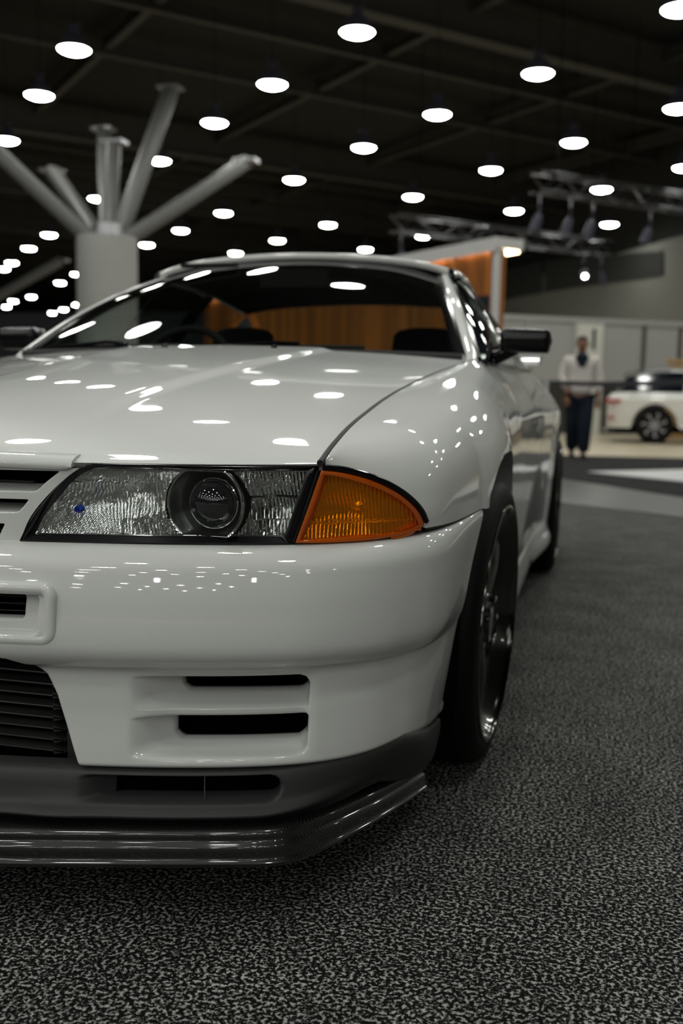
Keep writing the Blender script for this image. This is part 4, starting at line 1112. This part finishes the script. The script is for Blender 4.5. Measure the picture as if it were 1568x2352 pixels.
# body faces -Y; right leg (his left, +X) forward
hipL, hipR = (-.09, 0, .90), (.09, 0, .90)
body_V = [(0, 0, .95), (0, .01, 1.10), (0, .0, 1.27), (0, .0, 1.40), (0, -.01, 1.49), (0, -.025, 1.56), (0, -.03, 1.63), (0, -.02, 1.70),
          (-.18, .0, 1.40), (-.245, .02, 1.16), (-.20, -.10, .98), (-.19, -.14, .90), (.18, .0, 1.40), (.25, .04, 1.15), (.25, -.02, .93), (.25, -.03, .85),
          (-.09, .0, .88), (-.085, -.02, .50), (-.08, .14, .12), (-.08, .10, .05), (.09, 0, .88), (.075, -.14, .50), (.07, -.13, .10), (.07, -.17, .045)]
body_E = [(0, 1), (1, 2), (2, 3), (3, 4), (4, 5), (5, 6), (6, 7), (3, 8), (8, 9), (9, 10), (10, 11), (3, 12), (12, 13), (13, 14), (14, 15), (0, 16), (16, 17), (17, 18), (18, 19), (0, 20), (20, 21), (21, 22), (22, 23)]
body_R = [(.11, .085), (.12, .09), (.14, .105), (.10, .08), (.052, .055), (.068, .085), (.078, .095), (.055, .065), .055, .042, .032, .036, .055, .042, .032, .036, .085, .06, .042, .038, .085, .06, .042, .038]
bodyo = skinned('body', body_V, body_E, body_R, 'skin', man)
# face details
MB().tube([(0, -.118, 1.645), (0, -.135, 1.610), (0, -.118, 1.600)], [.010, .015, .012], 8).build('nose', 'skin', bodyo)
for sx in (-1, 1):
    MB().lathe([(-.006, .001), (-.004, .011), (0, .012), (.004, .001)], 10, 'Y', (sx*.032, -.113, 1.640)).build('eye', 'hair', bodyo)
    MB().tube([(sx*.078, -.02, 1.665), (sx*.088, -.005, 1.64), (sx*.08, -.015, 1.60)], .012, 7).build('ear', 'skin', bodyo)
MB().tube([(-.025, -.112, 1.572), (0, -.118, 1.570), (.025, -.112, 1.572)], .006, 6).build('mouth', 'hair', bodyo)
# hands: palm and five fingers each
def hand(w, dirv, side):
    w = np.array(w); d = np.array(dirv)/np.linalg.norm(dirv); s = np.cross(d, [0, -1, 0]); s = s/np.linalg.norm(s)*side; f = np.cross(s, d)
    V = [w, w+d*.05, w+d*.085]; Ed = [(0, 1), (1, 2)]; R = [.026, (.036, .018), (.034, .015)]
    for k, (o, L) in enumerate(((-.028, .066), (-.009, .076), (.010, .072), (.028, .056))):
        b = w+d*.085+s*o; n = len(V); V += [b, b+d*L*.55+f*.006, b+d*L+f*.024]; Ed += [(2, n), (n, n+1), (n+1, n+2)]; R += [.0095, .009, .0075]
    n = len(V); V += [w+d*.03+s*(-.034), w+d*.06+s*(-.055)+f*.01, w+d*.085+s*(-.055)+f*.02]; Ed += [(1, n), (n, n+1), (n+1, n+2)]; R += [.011, .010, .008]
    skinned('hand', V, Ed, R, 'skin', bodyo, 1)
hand((-.19, -.14, .89), (.1, -.35, -.8), -1); hand((.25, -.03, .86), (0, -.1, -1), 1)
# clothes
skinned('jacket', [(0, 0, .87), (0, .01, 1.10), (0, 0, 1.27), (0, 0, 1.405), (-.185, .0, 1.405), (-.255, .02, 1.17), (-.205, -.095, .995), (.185, .0, 1.405), (.262, .04, 1.155), (.256, -.018, .945)],
        [(0, 1), (1, 2), (2, 3), (3, 4), (4, 5), (5, 6), (3, 7), (7, 8), (8, 9)],
        [(.195, .155), (.195, .145), (.20, .14), (.135, .10), .088, .078, .058, .088, .078, .058], 'jacket', man)
skinned('scarf', [(0, .03, 1.46), (0, -.055, 1.45), (0, -.135, 1.36), (-.08, -.04, 1.45), (.08, -.04, 1.45), (-.07, -.115, 1.37), (.07, -.115, 1.37)], [(0, 1), (1, 2), (1, 3), (1, 4), (2, 5), (2, 6)], [.11, .10, .10, .09, .09, .09, .09], 'navycloth', man)
skinned('trousers', [(0, 0, 1.02), (-.09, .0, .88), (-.087, -.02, .50), (-.082, .135, .085), (.09, 0, .88), (.077, -.14, .50), (.072, -.13, .065)], [(0, 1), (1, 2), (2, 3), (0, 4), (4, 5), (5, 6)],
        [(.19, .155), .14, .115, .09, .14, .115, .09], 'jeans', man)
for x, y, z, tlt in ((-.08, .10, .045, .35), (.07, -.16, .04, 0)):
    skinned('shoe', [(x, y+.07, z+.045*tlt*2), (x, y, z), (x, y-.09, z-.005), (x, y-.15, z-.008)], [(0, 1), (1, 2), (2, 3)], [.042, .044, .042, .034], 'shoe', man)
skinned('hair', [(0, .035, 1.62), (0, .02, 1.69), (0, -.035, 1.722), (0, -.085, 1.71)], [(0, 1), (1, 2), (2, 3)], [(.075, .05), (.082, .06), (.075, .045), (.055, .02)], 'hair', man)

# ================================================================== the white sport-utility car behind
M['suvglass'] = P('dark_suv_glass', (.006, .008, .014), .06, spec=.6)
M['red'] = P('red_lens', (.45, .02, .015), .15, coat=.5)
M['suvrim'] = P('two_tone_rim', (.30, .30, .31), .3, metal=.8)
M['suvpaint'] = P('white_suv_paint', (.74, .74, .72), .4, coat=1, coat_rough=.03)
sw = at(1500, 1018, Z=0.0)
suv = empty('parked_suv', (sw[0], sw[1], -.012), math.radians(-3)); tag(suv, 'white sport-utility car with dark glass parked on the pale floor', 'car')
# local x forward from the rear axle, y away from the camera (body from y=0 to 1.85); near side y=0
RA, FA, RAD = 0.0, 2.72, .365
s_top = smooth_fn([-.93, -.88, -.5, .5, 2.0, 2.6, 3.3, 3.62, 3.7], [.86, .96, 1.00, 1.0, .99, .98, .90, .72, .62])
s_hw = smooth_fn([-.93, -.85, -.6, 0, 2.7, 3.3, 3.6, 3.7], [.62, .78, .885, .92, .92, .87, .72, .55])
def suv_zb(x):
    z = .30
    for c in (RA, FA):
        q = abs(x-c)/.43
        if q < 1: z = max(z, .34+.44*math.sqrt(1-q*q))
    return z
xs = sorted(set(np.round(np.concatenate([np.linspace(-.93, 3.7, 60)]+[[c-.43*math.cos(a) for a in np.linspace(.02, math.pi-.02, 30)] for c in (RA, FA)]), 4)))
for sgn in (-1, 1):
    G = []
    for x in xs:
        zt, zb, hw = float(s_top(x)), suv_zb(x), float(s_hw(x)); col = []
        for f in np.linspace(0, 1, 22):
            z = zb+(zt-zb)*f; col.append((x, .925+sgn*(hw-.10*float(sst(zt-.16, zt+.02, z))*1.0-.05*float(sst(.62, .3, z))+.012*float(sst(.80, .84, z))), z))
        col.append((x, .925, zt+.02)); G.append(col)
    MB().grid(G).build('body_side', 'suvpaint', suv, angle=45)
mb = MB().grid([[(-.93-.05*math.sin(math.pi*f), .925+y, .30+.60*f) for f in np.linspace(0, 1, 10)] for y in np.linspace(-.64, .64, 12)]); mb.build('tailgate', 'suvpaint', suv)
# glasshouse
GH = [(-.80, 1.00, .70), (-.62, 1.22, .66), (-.35, 1.37, .62), (.2, 1.43, .60), (1.0, 1.425, .60), (1.55, 1.36, .60), (2.0, 1.20, .64), (2.45, 1.0, .70)]
gh = spline(GH, 40); G = []
for x, z, hw in gh: G.append([(x, .925+s_*(hw+.14*(1-f)*float(sst(1.0, 1.5, z))), .99+(z-.99)*f) for s_, f in [(-1, k) for k in np.linspace(0, 1, 8)]+[(1, k) for k in np.linspace(1, 0, 8)]])
MB().grid(G).build('glasshouse', 'suvglass', suv, angle=60)
G = []
for x, z, hw in gh[6:-12]: G.append([(x, .925+k*(hw+.03), z+.03-.05*abs(k)**6) for k in np.linspace(-1, 1, 15)])
rf = MB().grid(G).build('roof', 'suvpaint', suv, angle=60)
g = [[(x-.02, .925+k*.60, z+dz) for k in np.linspace(-1, 1, 9)] for x, z, dz in ((-.62, 1.31, .0), (-.55, 1.37, .02), (-.25, 1.42, .02), (-.25, 1.40, -.01), (-.6, 1.30, -.01))]
MB().grid(g).build('roof_spoiler', 'suvpaint', rf)
for sgn in (-1, 1): MB().tube(spline([(-.3, .925+sgn*.58, 1.42), (.1, .925+sgn*.57, 1.475), (.9, .925+sgn*.57, 1.475), (1.35, .925+sgn*.58, 1.41)], 20), .016, 6).build('roof_rail', 'alu', rf)
for x in (.55, 1.5): MB().box((x, .09, 1.17), (.06, .02, .36)).build('pillar', 'suvpaint', suv, smooth=False)
for y in (.10, 1.75):
    MB().box((-.80, y, .83), (.30, .16, .055)).build('tail_lamp', 'red', suv)
    MB().box((-.84, y+.02, .50), (.14, .12, .03)).build('reflector', 'red', suv)
MB().box((1.4, .925, .27), (4.3, 1.5, .12)).build('underbody', 'void', suv, smooth=False)
MB().tube([(-.97, .35, .26), (-.9, .35, .26)], .04, 10).build('exhaust_tip', 'chrome', suv)
MB().tube([(-.5, .055, .93), (3.0, .055, .90)], .012, 6).build('side_trim', 'chrome', suv)
suv_w = None
for x, y in ((RA, .12), (FA, .12), (RA, 1.73), (FA, 1.73)):
    if suv_w is None:
        r = MB().lathe([(-.11, .24), (-.118, .28), (-.11, .345), (-.08, .362), (.08, .362), (.11, .345), (.118, .28), (.11, .24)], 56, 'Y').build('wheel', 'tyre', suv, angle=60)
        MB().lathe([(-.10, .265), (-.09, .25), (-.02, .245), (-.02, .001)], 48, 'Y').build('rim', 'trim', r)
        sp_ = MB().grid([[(-.030+.02*k, -.095, .05), (.030+.02*k, -.095, .05)] if k == 0 else [(-.022+.075, -.10, .16), (.030+.06, -.10, .155)] if k == 1 else [(-.045+.06, -.10, .252), (.055+.06, -.10, .235)] for k in range(3)]).build('spoke', 'suvrim', r, smooth=False)
        for k in range(1, 7): share(sp_, r, rot=(0, k*2*math.pi/7, 0))
        MB().lathe([(-.105, .001), (-.105, .03), (-.09, .055)], 20, 'Y').build('hub_cap', 'suvrim', r)
        r.location = (x, y, .362); suv_w = r
    else:
        c = copy_tree(suv_w, suv); c.location = (x, y, .362); c.rotation_euler = (0, .3*x, math.pi if y > 1 else 0)
# ---------------------------------------------------------------- tan cabinet behind the parked car
M['tan'] = P('tan_board', (.42, .27, .12), .6)
cbp = at(1565, 826, Y=22.3)
cab = empty('display_cabinet', (cbp[0]+.15, 22.3, -.012)); tag(cab, 'tan board cabinet rising behind the roof of the parked car', 'cabinet')
MB().box((0, 0, cbp[2]*.5-.06), (.86, .5, cbp[2]-.10)).build('body', 'tan', cab, smooth=False)
MB().box((0, 0, cbp[2]-.03), (.92, .56, .08)).build('top_board', 'tan', cab, smooth=False)
for sx in (-1, 1): MB().box((sx*.213, -.256, cbp[2]*.5-.06), (.40, .012, cbp[2]-.2)).build('cabinet_door', 'tan', cab, smooth=False)
